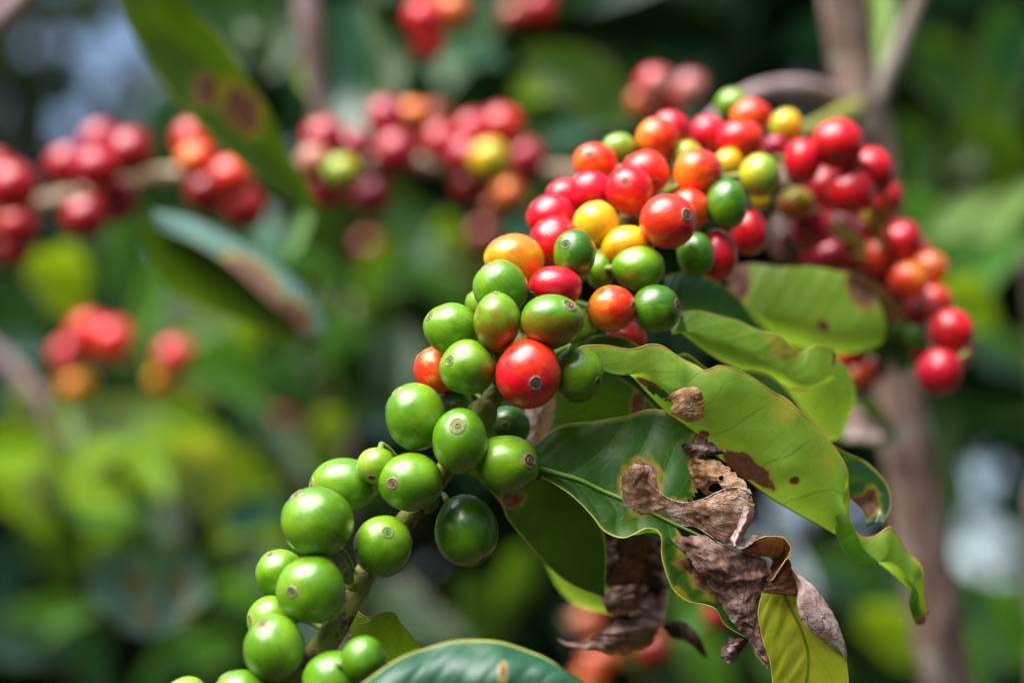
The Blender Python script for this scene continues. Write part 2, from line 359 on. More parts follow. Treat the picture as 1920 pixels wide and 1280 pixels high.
M['fol_grey'] = make_foliage_mat('foliage_grey', [(0.0, (0.020, 0.040, 0.022)), (0.6, (0.05, 0.075, 0.05)), (1.0, (0.10, 0.12, 0.09))], (0.10, 0.18, 0.06), 0.2)

# ------------------------------------------------------------------ sheets (leaves, withered tissue)
def sheet(name, rows, mat, parent, d=None, nu=70, nv=26, show='top', vm=0.5, spots=(), keep=None, crumple=0.0, cfreq=220.0,
          pillow=0.0, nlat=9.0, ragged=0.0, bulge=0.0, wave=0.0, midrib=None, margin=None, mr=0.0005, label=None):
    """rows: stations along the leaf, each a list of (px, py[, d]) across it."""
    rr = []
    for r in rows:
        rr.append([(p[0], p[1], p[2] if len(p) > 2 else d) for p in r])
    g = np.array(rr, float)                                     # (m, k, 3)
    g = catmull(g, nu)
    g = np.stack([catmull(g[i], nv) for i in range(nu)])        # (nu, nv, 3)
    px, py, dd = g[..., 0], g[..., 1], g[..., 2]
    W = P(px, py, dd)
    u = np.linspace(0, 1, nu)[:, None] * np.ones((1, nv)); v = np.ones((nu, 1)) * np.linspace(0, 1, nv)[None, :]
    vv = np.where(v >= vm, (v - vm) / max(1e-6, 1 - vm), (v - vm) / max(1e-6, vm))
    # normals
    du = np.gradient(W, axis=0); dv = np.gradient(W, axis=1)
    nn = np.cross(du, dv); nn /= np.linalg.norm(nn, axis=2)[..., None] + 1e-12
    facing = (nn * (CAM - W)).sum(axis=2).mean()
    flip = (facing < 0) if show == 'top' else (facing > 0)
    toc = nn * np.sign(facing)
    off = np.zeros((nu, nv))
    sd = random.random() * 50
    if crumple:
        for i in range(nu):
            for j in range(nv):
                q = W[i, j] * cfreq
                r1 = 0.5 - abs(N3((q[0] * 0.45 + sd, q[1] * 0.45, q[2] * 0.45)) * 2)
                r2 = 0.5 - abs(N3((q[0] * 0.95 + sd, q[1] * 0.95 + 3, q[2] * 0.95)) * 2)
                r3 = 0.5 - abs(N3((q[0] * 2.1, q[1] * 2.1 + sd, q[2] * 2.1)) * 2)
                pl = 0.5 - abs(N3((u[i, j] * 11 + sd + 1.2 * N3((u[i, j] * 4, v[i, j] * 3, sd)), v[i, j] * 2.2, sd)) * 2)
                off[i, j] += crumple * (0.7 * r1 + 0.5 * r2 + 0.35 * r3 + 0.75 * pl)
    if pillow:
        ph = u * nlat - 1.9 * np.abs(vv) ** 1.25 + 0.42 * (vv > 0)
        fr = np.abs(ph - np.floor(ph) - 0.5) * 2
        off += 0.55 * pillow * (np.sqrt(np.clip(fr, 0.02, 1)) - 0.6) * np.clip(np.abs(vv) * 5, 0, 1) * (1 - 0.6 * np.abs(vv))
        for i in range(nu):
            for j in range(nv):
                off[i, j] += pillow * 0.7 * N3((W[i, j][0] * 90 + sd, W[i, j][1] * 90, W[i, j][2] * 90))
    if wave:
        for i in range(nu):
            for j in range(nv):
                off[i, j] += wave * (N3((W[i, j][0] * 55 + sd, W[i, j][1] * 55, W[i, j][2] * 55)) + 0.5 * N3((W[i, j][0] * 120 + sd, W[i, j][1] * 120, W[i, j][2] * 120)))
    if bulge: off += bulge * (1 - (2 * v - 1) ** 2)
    W = W + toc * off[..., None]
    dry = np.zeros((nu, nv))
    for s in spots:
        sx, sy, r0 = s[:3]; r1 = s[3] if len(s) > 3 else r0; an = R(s[4]) if len(s) > 4 else 0
        ex = (px - sx) * math.cos(an) + (py - sy) * math.sin(an); ey = -(px - sx) * math.sin(an) + (py - sy) * math.cos(an)
        q = np.sqrt((ex / r0) ** 2 + (ey / r1) ** 2)
        if nu * nv > 600:
            q = q + 0.45 * np.array([[FB((px[i, j] * 0.045 + sd, py[i, j] * 0.045, 0), 2) for j in range(nv)] for i in range(nu)])
        dry = np.maximum(dry, np.clip(1.25 - 0.75 * q, 0, s[5] if len(s) > 5 else 1))
    F = []
    idx = lambda i, j: i * nv + j
    for i in range(nu - 1):
        for j in range(nv - 1):
            cx = px[i:i + 2, j:j + 2].mean(); cy = py[i:i + 2, j:j + 2].mean()
            if keep and not keep(cx, cy): continue
            if ragged:
                e = min(v[i, j], 1 - v[i, j], u[i, j] * 1.5, (1 - u[i, j]) * 1.5)
                if e < ragged * (0.55 + 0.9 * N3((cx * 0.09 + sd, cy * 0.09, 0)) + 0.5 * N3((cx * 0.3, cy * 0.3 + sd, 0))): continue
            f = (idx(i, j), idx(i + 1, j), idx(i + 1, j + 1), idx(i, j + 1))
            F.append(f[::-1] if flip else f)
    V = W.reshape(-1, 3)
    used = sorted({k for f in F for k in f}); mp = {k: n for n, k in enumerate(used)}
    F = [tuple(mp[k] for k in f) for f in F]
    o = mesh_obj(name, V[used], F, mat, parent, {'vu': u.ravel()[used], 'vv': vv.ravel()[used], 'dry': dry.ravel()[used]})
    if label: o['label'] = label
    if midrib is not None:
        j = int(round(vm * (nv - 1))); sel = [i for i in range(nu) if not keep or keep(px[i, j], py[i, j])]
        pts = W[sel, j] + toc[sel, j] * mr * 0.3
        tube('midrib', pts[::2], np.linspace(1.0, 0.45, len(pts))[::2] * mr, midrib, o, 8, n=len(pts))
    if margin is not None:
        for j in (0, nv - 1):
            sel = [i for i in range(nu) if not keep or keep(px[i, j], py[i, j])]
            if len(sel) > 4:
                # keep only the first unbroken run
                run = [sel[0]]
                for a in sel[1:]:
                    if a == run[-1] + 1: run.append(a)
                    else: break
                if len(run) > 4:
                    tube('margin', W[run, j], np.array([0.00013 + 0.00007 * N3((i_ * .15, j, sd)) for i_ in range(len(run))]), margin, o, 6, n=len(run))
    return o

def oval(px, py, ln, wd, ang, d, dtip=0.0, bend=0.15, tip=0.75, T=0.9):
    """rows for a plain pointed leaf: centre, length and width in px, direction in degrees, depth of base and change to the tip."""
    a = R(ang); ax = (math.cos(a), math.sin(a)); nx = (-math.sin(a), math.cos(a)); rows = []
    for k in range(9):
        t = k / 8
        wv = wd / 2 * (math.sin(math.pi * min(1, t ** tip)) ** 0.8 + 0.02)
        cx = px + ax[0] * (t - 0.5) * ln + nx[0] * bend * ln * ((t - 0.5) ** 2 - 0.12); cy = py + ax[1] * (t - 0.5) * ln + nx[1] * bend * ln * ((t - 0.5) ** 2 - 0.12)
        dd = d + dtip * t; e = wv * K * d * 0.35
        rip = 0.12 * wv * math.sin(t * 14 + px)
        lean = lambda y: -(y - py) * K * d * T          # blades face the sky: the far edge is higher in the picture
        y0, y2 = cy + nx[1] * (wv + rip), cy - nx[1] * (wv - rip)
        rows.append([(cx + nx[0] * (wv + rip), y0, dd - e + lean(y0)), (cx, cy, dd + e + lean(cy)), (cx - nx[0] * (wv - rip), y2, dd - e + lean(y2))])
    return rows

# ------------------------------------------------------------------ ground
g = bpy.data.meshes.new('ground')
gv = []; gf = []; G = 48
for i in range(G + 1):
    for j in range(G + 1):
        x = (i / G - 0.5); y = (j / G - 0.5); s = 160
        X = s * x * abs(x) * 2; Y = s * y * abs(y) * 2
        gv.append((X, Y, 0.05 * N3((X * 0.7, Y * 0.7, 0)) + (0.012 * N3((X * 5, Y * 5, 2)))))
for i in range(G):
    for j in range(G):
        a = i * (G + 1) + j; gf.append((a, a + G + 1, a + G + 2, a + 1))
tag(mesh_obj('ground', gv, gf, M['soil'], origin=np.zeros(3)), kind='structure')

# ------------------------------------------------------------------ foliage masses behind
def leaf_mass(name, mat, parent, pts, size, gaps=(), lcf=None):
    """many pointed, folded leaves; gaps: (px, py, r) rays that stay open to the sky."""
    V = []; F = []; LC = []
    prof = [(0.0, 0.03), (0.2, 0.55), (0.45, 1.0), (0.72, 0.72), (1.0, 0.02)]
    for p in pts:
        rel = p - CAM; dp = rel @ FWD
        if dp > 0.05 and gaps:
            qx = 960 + (rel @ RGT) / dp / K; qy = 640 - (rel @ UP) / dp / K
            hit = False
            for gx, gy, gr in gaps:
                if (qx - gx) ** 2 + (qy - gy) ** 2 < (gr * 1.8 + size * 0.14 / dp / K) ** 2: hit = True; break
            if hit: continue
        L = size * random.uniform(0.65, 1.25); Wd = L * random.uniform(0.34, 0.46)
        az = random.uniform(0, 2 * math.pi); el = random.gauss(-0.45, 0.45)
        a = np.array([math.cos(az) * math.cos(el), math.sin(az) * math.cos(el), math.sin(el)])
        b = np.cross(a, (0, 0, 1)); b /= np.linalg.norm(b) + 1e-9
        b = b * math.cos(r_ := random.gauss(0, 0.5)) + np.cross(a, b) * math.sin(r_)
        c = np.cross(b, a); lc = random.random(); droop = random.uniform(0.05, 0.3); base = len(V)
        for t, ww in prof:
            mid = p + a * (t - 0.5) * L - np.array([0, 0, 1]) * droop * L * (t - 0.3) ** 2
            for sgn in (-1, 0, 1):
                V.append(mid + b * sgn * ww * Wd * 0.5 + c * (0.12 * Wd * ww * abs(sgn))); LC.append(lc)
        for k in range(4):
            for s in (0, 1):
                q = base + k * 3 + s; F.append((q, q + 1, q + 4, q + 3))
    return mesh_obj(name, V, F, mat, parent, {'lc': LC})

def blob(n, px, py, rx, ry, d0, d1):
    """points in a slab in front of the camera: ellipse rx, ry (px) round (px, py), depth d0..d1, dense and uneven."""
    out = []
    while len(out) < n:
        a = random.uniform(-1, 1); b = random.uniform(-1, 1)
        if abs(a) ** 3 + abs(b) ** 3 > 1: continue
        d = random.uniform(d0, d1)
        p = P(px + a * rx, py + b * ry, d)
        if N3(p * 5.0) < -0.22: continue
        out.append(p)
    return out

# openings in the far foliage through which the sky shows
GAPS = [(1838, 992, 24), (1812, 872, 18), (1905, 905, 10), (1500, 985, 9), (1450, 930, 7), (1560, 1010, 8), (1420, 985, 6), (1530, 940, 5),
        (840, 1090, 17), (890, 1120, 14), (790, 1065, 12), (985, 1045, 12), (1225, 1260, 16), (1640, 1120, 8),
        (555, 205, 12), (1060, 240, 7), (1110, 250, 7), (375, 440, 10)]
for gx, gy, gr in [(272, 190, 12), (110, 255, 10), (140, 70, 8), (200, 95, 9), (95, 20, 8)]: GAPS.append((gx, gy, gr))
_g = random.Random(3)
for _ in range(46): GAPS.append((_g.uniform(-60, 380), _g.uniform(-60, 350), _g.uniform(3, 10)))
for _ in range(30): GAPS.append((_g.uniform(1380, 1960), _g.uniform(820, 1120), _g.uniform(3, 9)))
for _ in range(50): GAPS.append((_g.uniform(0, 1900), _g.uniform(0, 1280), _g.uniform(1, 5)))

def shrub(name, loc_px, d, label, group=None):
    base = P(*loc_px, d); base[2] = 0.0
    r = empty(name, base); tag(r, label, 'shrub', group); return r

sh_far = shrub('shrub', (150, 640), 2.6, 'thin grey green shrub far behind, sky glinting through, top corner at far left', 'shrubs behind the coffee branches')
leaf_mass('foliage', M['fol_grey'], sh_far, blob(3600, 120, 120, 620, 460, 2.2, 3.8), 0.10, GAPS)
tube('stem', [sh_far.location, P(120, 900, 2.7), P(90, 300, 2.8), P(60, -250, 2.9)], [0.02, 0.016, 0.012, 0.006], M['trunk'], sh_far)

sh_mid = shrub('shrub', (760, 640), 2.0, 'very dark green shrub behind the red bunches, top middle', 'shrubs behind the coffee branches')
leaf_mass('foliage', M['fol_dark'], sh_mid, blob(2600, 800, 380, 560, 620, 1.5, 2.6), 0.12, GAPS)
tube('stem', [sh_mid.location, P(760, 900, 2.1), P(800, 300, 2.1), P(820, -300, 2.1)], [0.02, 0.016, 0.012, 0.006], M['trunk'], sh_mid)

sh_right = shrub('shrub', (1650, 640), 2.3, 'blue green shrub behind the grey brown trunk on the right', 'shrubs behind the coffee branches')
leaf_mass('foliage', M['fol_blue'], sh_right, blob(3000, 1650, 330, 620, 640, 1.7, 2.9), 0.13, GAPS)
tube('stem', [sh_right.location, P(1660, 900, 2.4), P(1640, 300, 2.4), P(1620, -300, 2.4)], [0.02, 0.016, 0.012, 0.006], M['trunk'], sh_right)

sh_low = shrub('shrub', (300, 900), 1.8, 'dark shrub with deep shade low down behind the green cherries', 'shrubs behind the coffee branches')
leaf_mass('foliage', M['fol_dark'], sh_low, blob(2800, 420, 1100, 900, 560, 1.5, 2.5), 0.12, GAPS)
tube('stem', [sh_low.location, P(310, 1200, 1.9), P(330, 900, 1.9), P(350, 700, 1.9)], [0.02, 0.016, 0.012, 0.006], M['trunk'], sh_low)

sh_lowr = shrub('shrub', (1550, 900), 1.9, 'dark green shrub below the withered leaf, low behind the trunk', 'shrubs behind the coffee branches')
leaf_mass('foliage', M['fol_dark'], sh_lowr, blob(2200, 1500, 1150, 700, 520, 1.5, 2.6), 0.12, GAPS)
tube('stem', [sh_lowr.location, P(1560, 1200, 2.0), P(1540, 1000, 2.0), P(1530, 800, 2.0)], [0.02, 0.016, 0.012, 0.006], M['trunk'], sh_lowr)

def ring(n):
    # unseen leaves added around the camera to block low sky light
    out = []
    while len(out) < n:
        az = random.uniform(R(22), R(338)); r = random.uniform(1.2, 2.7); z = random.uniform(0.1, 3.0 if az < R(150) else (2.7 if az > R(235) else 2.3))
        p = np.array([math.sin(az) * r, math.cos(az) * r + 0.2, z])
        if abs(p[0]) < 1.35 and p[1] > -1.0: continue
        if N3(p * 2.0) < -0.3: continue
        out.append(p)
    return out
bgf = leaf_mass('background_and_blocker_foliage', M['fol_dark'], None, blob(15000, 960, 640, 2600, 1500, 3.2, 5.0) + ring(11000), 0.21, GAPS)
tag(bgf, 'dense dark leaves filling the far distance, plus added unseen ring blocking sky light', 'foliage', kind='stuff')

# ------------------------------------------------------------------ coffee tree: trunk and limbs
def pp(lst): return np.array([P(*p) for p in lst])

tb = P(1815, 1700, 0.76); foot = np.array([tb[0] + 0.02, tb[1] + 0.03, 0.0])
tree = empty('coffee_tree', foot)
tag(tree, 'grey brown coffee tree trunk with forked limb behind the ripe cherries', 'tree')
tpath = np.vstack([[foot], [0.5 * (foot + tb)], pp([(1815, 1700, .76), (1775, 1300, .76), (1725, 1000, .755), (1690, 760, .75), (1655, 480, .75), (1628, 270, .75), (1600, 130, .75), (1582, 0, .75), (1570, -160, .755), (1555, -420, .76), (1540, -900, .78)])])
tube('trunk', tpath, [.014, .0125, .0108, .0104, .0100, .0096, .0094, .0100, .0092, .0090, .0086, .007, .004], M['trunk'], tree, 18, n=140, wob=0.10)
tube('limb', pp([(1622, 265, .75), (1645, 190, .745), (1685, 95, .74), (1722, 0, .735), (1770, -120, .73), (1850, -400, .72)]), [.0050, .0042, .0038, .0034, .003, .002], M['trunk'], tree, 12, wob=0.1)
tube('limb', pp([(1606, 235, .75), (1570, 190, .735), (1520, 168, .715), (1460, 166, .70), (1400, 182, .69), (1350, 215, .685), (1300, 262, .68)]), [.0048, .0042, .0038, .0036, .0032, .0028, .002], M['twig_mauve'], tree, 12, wob=0.1)
sheet('leaf', oval(1645, 40, 260, 44, 92, .80, .01), M['leaf_under'], tree, nu=24, nv=9, show='under')

# ------------------------------------------------------------------ main fruiting branch
MAIN = [(300, 1400, .436), (430, 1345, .442), (520, 1292, .447), (592, 1228, .453), (642, 1150, .459), (685, 1075, .466), (740, 1000, .472), (800, 930, .476), (858, 848, .477), (908, 768, .474), (948, 712, .476), (990, 645, .483), (1035, 570, .492), (1095, 490, .502), (1175, 415, .515), (1270, 350, .533), (1380, 300, .565), (1480, 262, .61), (1560, 228, .67), (1605, 205, .735)]
mp_ = pp(MAIN)
branch = empty('coffee_branch', mp_[-1])
tag(branch, 'fruiting coffee branch with crowded green and ripening cherries and half withered leaves', 'branch')
twig = tube('twig', mp_, [.0028, .0029, .003, .003, .0029, .0027, .0025, .0024, .0024, .0024, .0024, .0024, .0025, .0026, .0027, .0028, .003, .0032, .0036, .004], M['twig'], branch, 14, n=170, wob=0.16)
# swollen nodes
for k, (px, py, d) in enumerate([(668, 1098, .463), (798, 935, .4745), (905, 775, .4725), (985, 650, .481)]):
    c = P(px, py, d); t = P(px + 12, py - 16, d + .0012) - c
    tube('node', [c - t, c - t * .3, c + t * .3, c + t], [.0024, .0034, .0034, .0024], M['twig'], branch, 12, n=14, wob=0.2)
tube('bud', pp([(655, 1090, .459), (652, 1076, .458), (655, 1062, .457)]), [.0012, .0013, .0003], M['stalk'], branch, 8)
tube('petiole', pp([(905, 790, .474), (950, 850, .472), (985, 872, .470), (1008, 883, .469)]), [.0010, .0009, .0008, .0008], M['midrib'], branch, 8)
tube('petiole', pp([(985, 655, .482), (1030, 665, .478), (1070, 648, .474)]), [.0010, .0009, .0008], M['midrib'], branch, 8)
tube('petiole', pp([(905, 790, .476), (885, 850, .482), (875, 885, .486)]), [.0010, .0009, .0008], M['midrib'], branch, 8)

# --- leaf with the big dead patch, upper side to the viewer
def interp(pts, y):
    ys = [p[0] for p in pts]; xs = [p[1] for p in pts]; return float(np.interp(y, ys, xs))
MIDX = [(882, 1005), (905, 1085), (938, 1160), (972, 1230), (1000, 1290), (1022, 1345), (1050, 1395), (1090, 1425)]
def mid_y(x): return float(np.interp(x, [p[1] for p in MIDX], [p[0] for p in MIDX]))
def keep1(x, y):
    j = 5 * N3((x * .06, y * .06, 1)) + 3 * N3((x * .2, y * .2, 4))
    my = mid_y(x)
    if y < my - 3:
        lim = interp([(760, 1330), (812, 1313), (835, 1300), (855, 1296), (880, 1302), (905, 1306), (925, 1304), (945, 1290), (955, 1268), (1010, 1262)], y)
        return x + j < lim
    if y < my + 5: return x < 1365
    lim = interp([(1000, 1262), (1030, 1284), (1075, 1316), (1120, 1345), (1160, 1378), (1195, 1410)], y)
    return x + j * .6 < lim
L1 = sheet('leaf', [
    [(1003, 838, .472), (1003, 860, .4705), (1005, 882, .469), (1006, 885, .469), (1008, 888, .469)],
    [(1050, 800, .475), (1062, 850, .4715), (1085, 905, .4690), (1078, 915, .4675), (1065, 922, .4665)],
    [(1120, 789, .477), (1135, 860, .4725), (1160, 938, .4690), (1140, 962, .4660), (1110, 965, .4640)],
    [(1170, 781, .478), (1185, 870, .4728), (1200, 958, .4690), (1168, 985, .4655), (1135, 995, .4632)],
    [(1212, 768, .479), (1232, 880, .4730), (1240, 978, .4690), (1205, 1005, .4650), (1172, 1006, .4625)],
    [(1258, 774, .478), (1275, 890, .4730), (1290, 1000, .4695), (1250, 1022, .4655), (1216, 992, .4625)],
    [(1310, 808, .477), (1328, 905, .4730), (1335, 1018, .4700), (1285, 1050, .4665), (1236, 1008, .4625)],
    [(1345, 835, .477), (1365, 930, .4730), (1372, 1036, .4705), (1305, 1080, .4675), (1240, 1052, .4625)],
    [(1375, 865, .477), (1395, 950, .4730), (1400, 1058, .4710), (1325, 1105, .4680), (1258, 1104, .4630)],
    [(1392, 890, .477), (1412, 965, .4730), (1418, 1085, .4715), (1345, 1130, .4685), (1292, 1132, .4640)],
    [(1402, 910, .477), (1424, 985, .4730), (1432, 1112, .4715), (1362, 1150, .4688), (1340, 1140, .4655)],
    [(1408, 930, .477), (1434, 1000, .4730), (1440, 1140, .4715), (1380, 1170, .4690), (1362, 1172, .4670)],
    [(1412, 945, .477), (1442, 1010, .4730), (1445, 1165, .4715), (1402, 1186, .4690), (1408, 1193, .4680)]],
    M['leaf'], branch, nu=110, nv=56, show='top', keep=keep1, pillow=0.0008, wave=0.0014, bulge=0.0015, midrib=M['midrib'], margin=M['margin'], mr=0.00062,
    spots=[(1312, 818, 14, 10), (1198, 915, 36, 44), (1290, 962, 60, 18, 8), (1320, 1060, 34, 66, -38), (1262, 1118, 30, 12, 35, .36), (1310, 880, 14, 40)], label='dark green leaf eaten away by a large brown dead patch')
sheet('withered_patch', [
    [(1210, 872, .4658), (1188, 866, .4654), (1174, 878, .4658), (1165, 895, .4667)],
    [(1220, 882, .4654), (1198, 882, .4640), (1178, 900, .4654), (1166, 924, .4668)],
    [(1218, 900, .4656), (1204, 906, .4647), (1186, 926, .4656), (1174, 950, .4669)],
    [(1232, 918, .4658), (1218, 930, .4654), (1204, 950, .4658), (1194, 970, .4670)],
    [(1254, 934, .4661), (1242, 946, .4658), (1234, 962, .4661), (1226, 980, .4671)],
    [(1282, 942, .4663), (1275, 954, .4661), (1269, 968, .4663), (1264, 984, .4671)],
    [(1310, 938, .4663), (1305, 954, .4656), (1301, 970, .4661), (1299, 986, .4670)],
    [(1338, 926, .4661), (1334, 950, .4649), (1331, 976, .4658), (1329, 1002, .4669)],
    [(1362, 916, .4658), (1358, 948, .4645), (1355, 986, .4656), (1351, 1018, .4669)],
    [(1388, 914, .4656), (1383, 950, .4647), (1377, 990, .4658), (1370, 1020, .4670)],
    [(1410, 926, .4658), (1404, 956, .4654), (1396, 986, .4661), (1386, 1010, .4672)]],
    M['dry'], L1, nu=120, nv=48, crumple=0.00034, cfreq=330, ragged=0.06, margin=M['dry_pink'], label='grey brown curled strip of dead tissue')
sheet('withered_patch', [
    [(1271, 838, .4735), (1288, 826, .4715), (1311, 811, .4745)],
    [(1280, 850, .4735), (1303, 838, .4700), (1340, 830, .4740)],
    [(1292, 858, .4735), (1315, 846, .4700), (1360, 848, .4730)],
    [(1297, 866, .4735), (1310, 858, .4705), (1330, 853, .4730)]],
    M['dry_dark'], L1, nu=40, nv=26, crumple=0.0003, cfreq=300, ragged=0.08, label='dark torn flap at the leaf margin')
sheet('withered_patch', [
    [(1294, 858, .4730), (1301, 855, .4710), (1310, 856, .4725)],
    [(1290, 874, .4725), (1318, 870, .4695), (1352, 866, .4720)],
    [(1296, 896, .4720), (1330, 888, .4670), (1376, 884, .4690)],
    [(1304, 912, .4720), (1345, 905, .4665), (1396, 902, .4670)],
    [(1318, 926, .4720), (1360, 922, .4665), (1409, 924, .4655)],
    [(1342, 938, .4715), (1378, 940, .4670), (1414, 946, .4650)],
    [(1366, 958, .4705), (1390, 960, .4680), (1412, 966, .4650)]],
    M['dry_amber'], L1, nu=80, nv=50, crumple=0.0004, cfreq=330, ragged=0.05, label='thin amber tissue with fine veins and holes',
    keep=lambda x, y: not ((x - 1342) ** 2 / 190 + (y - 914) ** 2 / 60 < 1 + 0.8 * N3((x * .1, y * .1, 0)) or (x - 1352) ** 2 + (y - 896) ** 2 < 22 or (x - 1402) ** 2 + (y - 930) ** 2 < 26))
sheet('withered_patch', [
    [(1394, 948, .4660), (1404, 950, .4630), (1414, 950, .4655)],
    [(1386, 972, .4655), (1398, 974, .4620), (1410, 972, .4650)],
    [(1376, 996, .4655), (1386, 998, .4620), (1398, 994, .4650)],
    [(1371, 1012, .4655), (1378, 1022, .4615), (1392, 1010, .4660)],
    [(1380, 1026, .4650), (1390, 1030, .4620), (1400, 1008, .4665)],
    [(1396, 1026, .4660), (1408, 1020, .4640), (1414, 1000, .4670)],
    [(1410, 1016, .4670), (1418, 1010, .4660), (1424, 1002, .4675)]],
    M['dry_pink'], L1, nu=60, nv=22, crumple=0.0004, cfreq=300, margin=M['dry_amber'], label='pale rolled edge hooked over the dead patch')
sheet('withered_patch', [
    [(1254, 1012, .4655), (1285, 1002, .4650), (1318, 1002, .4670)],
    [(1270, 1026, .4650), (1312, 1020, .4640), (1356, 1022, .4670)],
    [(1290, 1048, .4650), (1340, 1044, .4635), (1398, 1036, .4680)],
    [(1308, 1072, .4650), (1364, 1066, .4630), (1436, 1050, .4690)],
    [(1326, 1096, .4655), (1380, 1088, .4635), (1446, 1080, .4685)],
    [(1342, 1120, .4660), (1386, 1112, .4645), (1432, 1104, .4675)],
    [(1358, 1146, .4665), (1390, 1138, .4645), (1424, 1130, .4675)],
    [(1374, 1168, .4670), (1398, 1160, .4650), (1422, 1158, .4675)],
    [(1392, 1186, .4675), (1410, 1180, .4660), (1428, 1184, .4680)],
    [(1406, 1206, .4680), (1424, 1204, .4665), (1440, 1208, .4685)],
    [(1422, 1232, .4680), (1436, 1228, .4670), (1446, 1228, .4685)],
    [(1440, 1252, .4680), (1444, 1252, .4678), (1448, 1250, .4685)]],
    M['dry_mauve'], L1, nu=130, nv=60, crumple=0.0005, cfreq=330, ragged=0.035, label='large mauve brown crumpled dead half of the leaf')
sheet('withered_patch', [
    [(1386, 1030, .4660), (1394, 1034, .4680), (1400, 1040, .4700)],
    [(1408, 1018, .4645), (1416, 1026, .4690), (1420, 1042, .4730)],
    [(1436, 1006, .4640), (1438, 1018, .4700), (1436, 1042, .4750)],
    [(1462, 1004, .4640), (1456, 1018, .4700), (1448, 1046, .4755)],
    [(1478, 1018, .4640), (1468, 1030, .4700), (1452, 1052, .4755)],
    [(1478, 1042, .4640), (1466, 1048, .4695), (1448, 1058, .4745)],
    [(1464, 1066, .4640), (1456, 1068, .4680), (1444, 1068, .4720)],
    [(1446, 1088, .4645), (1440, 1088, .4665), (1434, 1084, .4690)]],
    M['dry_rust'], L1, nu=70, nv=26, crumple=0.0004, cfreq=260, margin=M['margin_rust'], label='rust brown hood rolled over at the leaf end')
sheet('withered_patch', [
    [(1476, 1046, .4650), (1479, 1048, .4655), (1482, 1052, .4665)],
    [(1452, 1082, .4650), (1470, 1080, .4650), (1489, 1078, .4670)],
    [(1436, 1100, .4655), (1462, 1102, .4650), (1497, 1104, .4672)],
    [(1429, 1111, .4660), (1464, 1114, .4655), (1502, 1119, .4675)]],
    M['dry_rust'], L1, nu=30, nv=22, crumple=0.0003, cfreq=260, label='smooth rust brown fold under the hood')
sheet('withered_patch', [
    [(1364, 1190, .4690), (1388, 1194, .4680), (1412, 1190, .4690)],
    [(1356, 1206, .4680), (1380, 1204, .4660), (1402, 1206, .4690)],
    [(1350, 1222, .4670), (1370, 1222, .4650), (1388, 1222, .4690)],
    [(1352, 1238, .4675), (1368, 1242, .4660), (1382, 1238, .4690)]],
    M['dry_dark'], L1, nu=36, nv=24, crumple=0.0003, cfreq=300, ragged=0.07, label='small dark curl hanging below the green tip')

# --- yellow leaf at the lower right, under side to the viewer
L2 = sheet('leaf', [
    [(1429, 1109, .4680), (1462, 1096, .4685), (1483, 1066, .4690)],
    [(1420, 1150, .4670), (1478, 1134, .4690), (1530, 1110, .4680)],
    [(1430, 1200, .4670), (1500, 1182, .4700), (1563, 1166, .4680)],
    [(1444, 1245, .4675), (1512, 1232, .4705), (1584, 1225, .4685)],
    [(1448, 1292, .4680), (1505, 1290, .4710), (1590, 1288, .4690)],
    [(1440, 1350, .4690), (1490, 1350, .4715), (1578, 1345, .4700)],
    [(1425, 1410, .4700), (1465, 1420, .4720), (1540, 1410, .4710)],
    [(1420, 1480, .4710), (1422, 1482, .4720), (1425, 1480, .4710)]],
    M['leaf_yellow'], branch, nu=80, nv=36, show='under', pillow=0.0010, wave=0.0012, margin=M['margin'], midrib=M['leaf_yellow'], mr=0.0004, label='yellow green leaf with a pale pinkish dead margin')
sheet('withered_patch', [
    [(1479, 1062, .4665), (1482, 1062, .4660), (1485, 1063, .4675)],
    [(1496, 1098, .4665), (1504, 1092, .4650), (1512, 1086, .4670)],
    [(1494, 1128, .4655), (1514, 1116, .4640), (1534, 1108, .4665)],
    [(1500, 1156, .4650), (1528, 1142, .4640), (1553, 1136, .4665)],
    [(1518, 1180, .4655), (1546, 1170, .4645), (1571, 1168, .4668)],
    [(1540, 1198, .4665), (1562, 1192, .4655), (1581, 1198, .4675)],
    [(1560, 1214, .4675), (1573, 1212, .4665), (1586, 1218, .4682)],
    [(1580, 1228, .4680), (1584, 1230, .4675), (1588, 1236, .4686)]],
    M['dry_pink'], L2, nu=70, nv=26, crumple=0.00016, cfreq=220, margin=M['dry_amber'], label='pale pinkish brown dead margin')

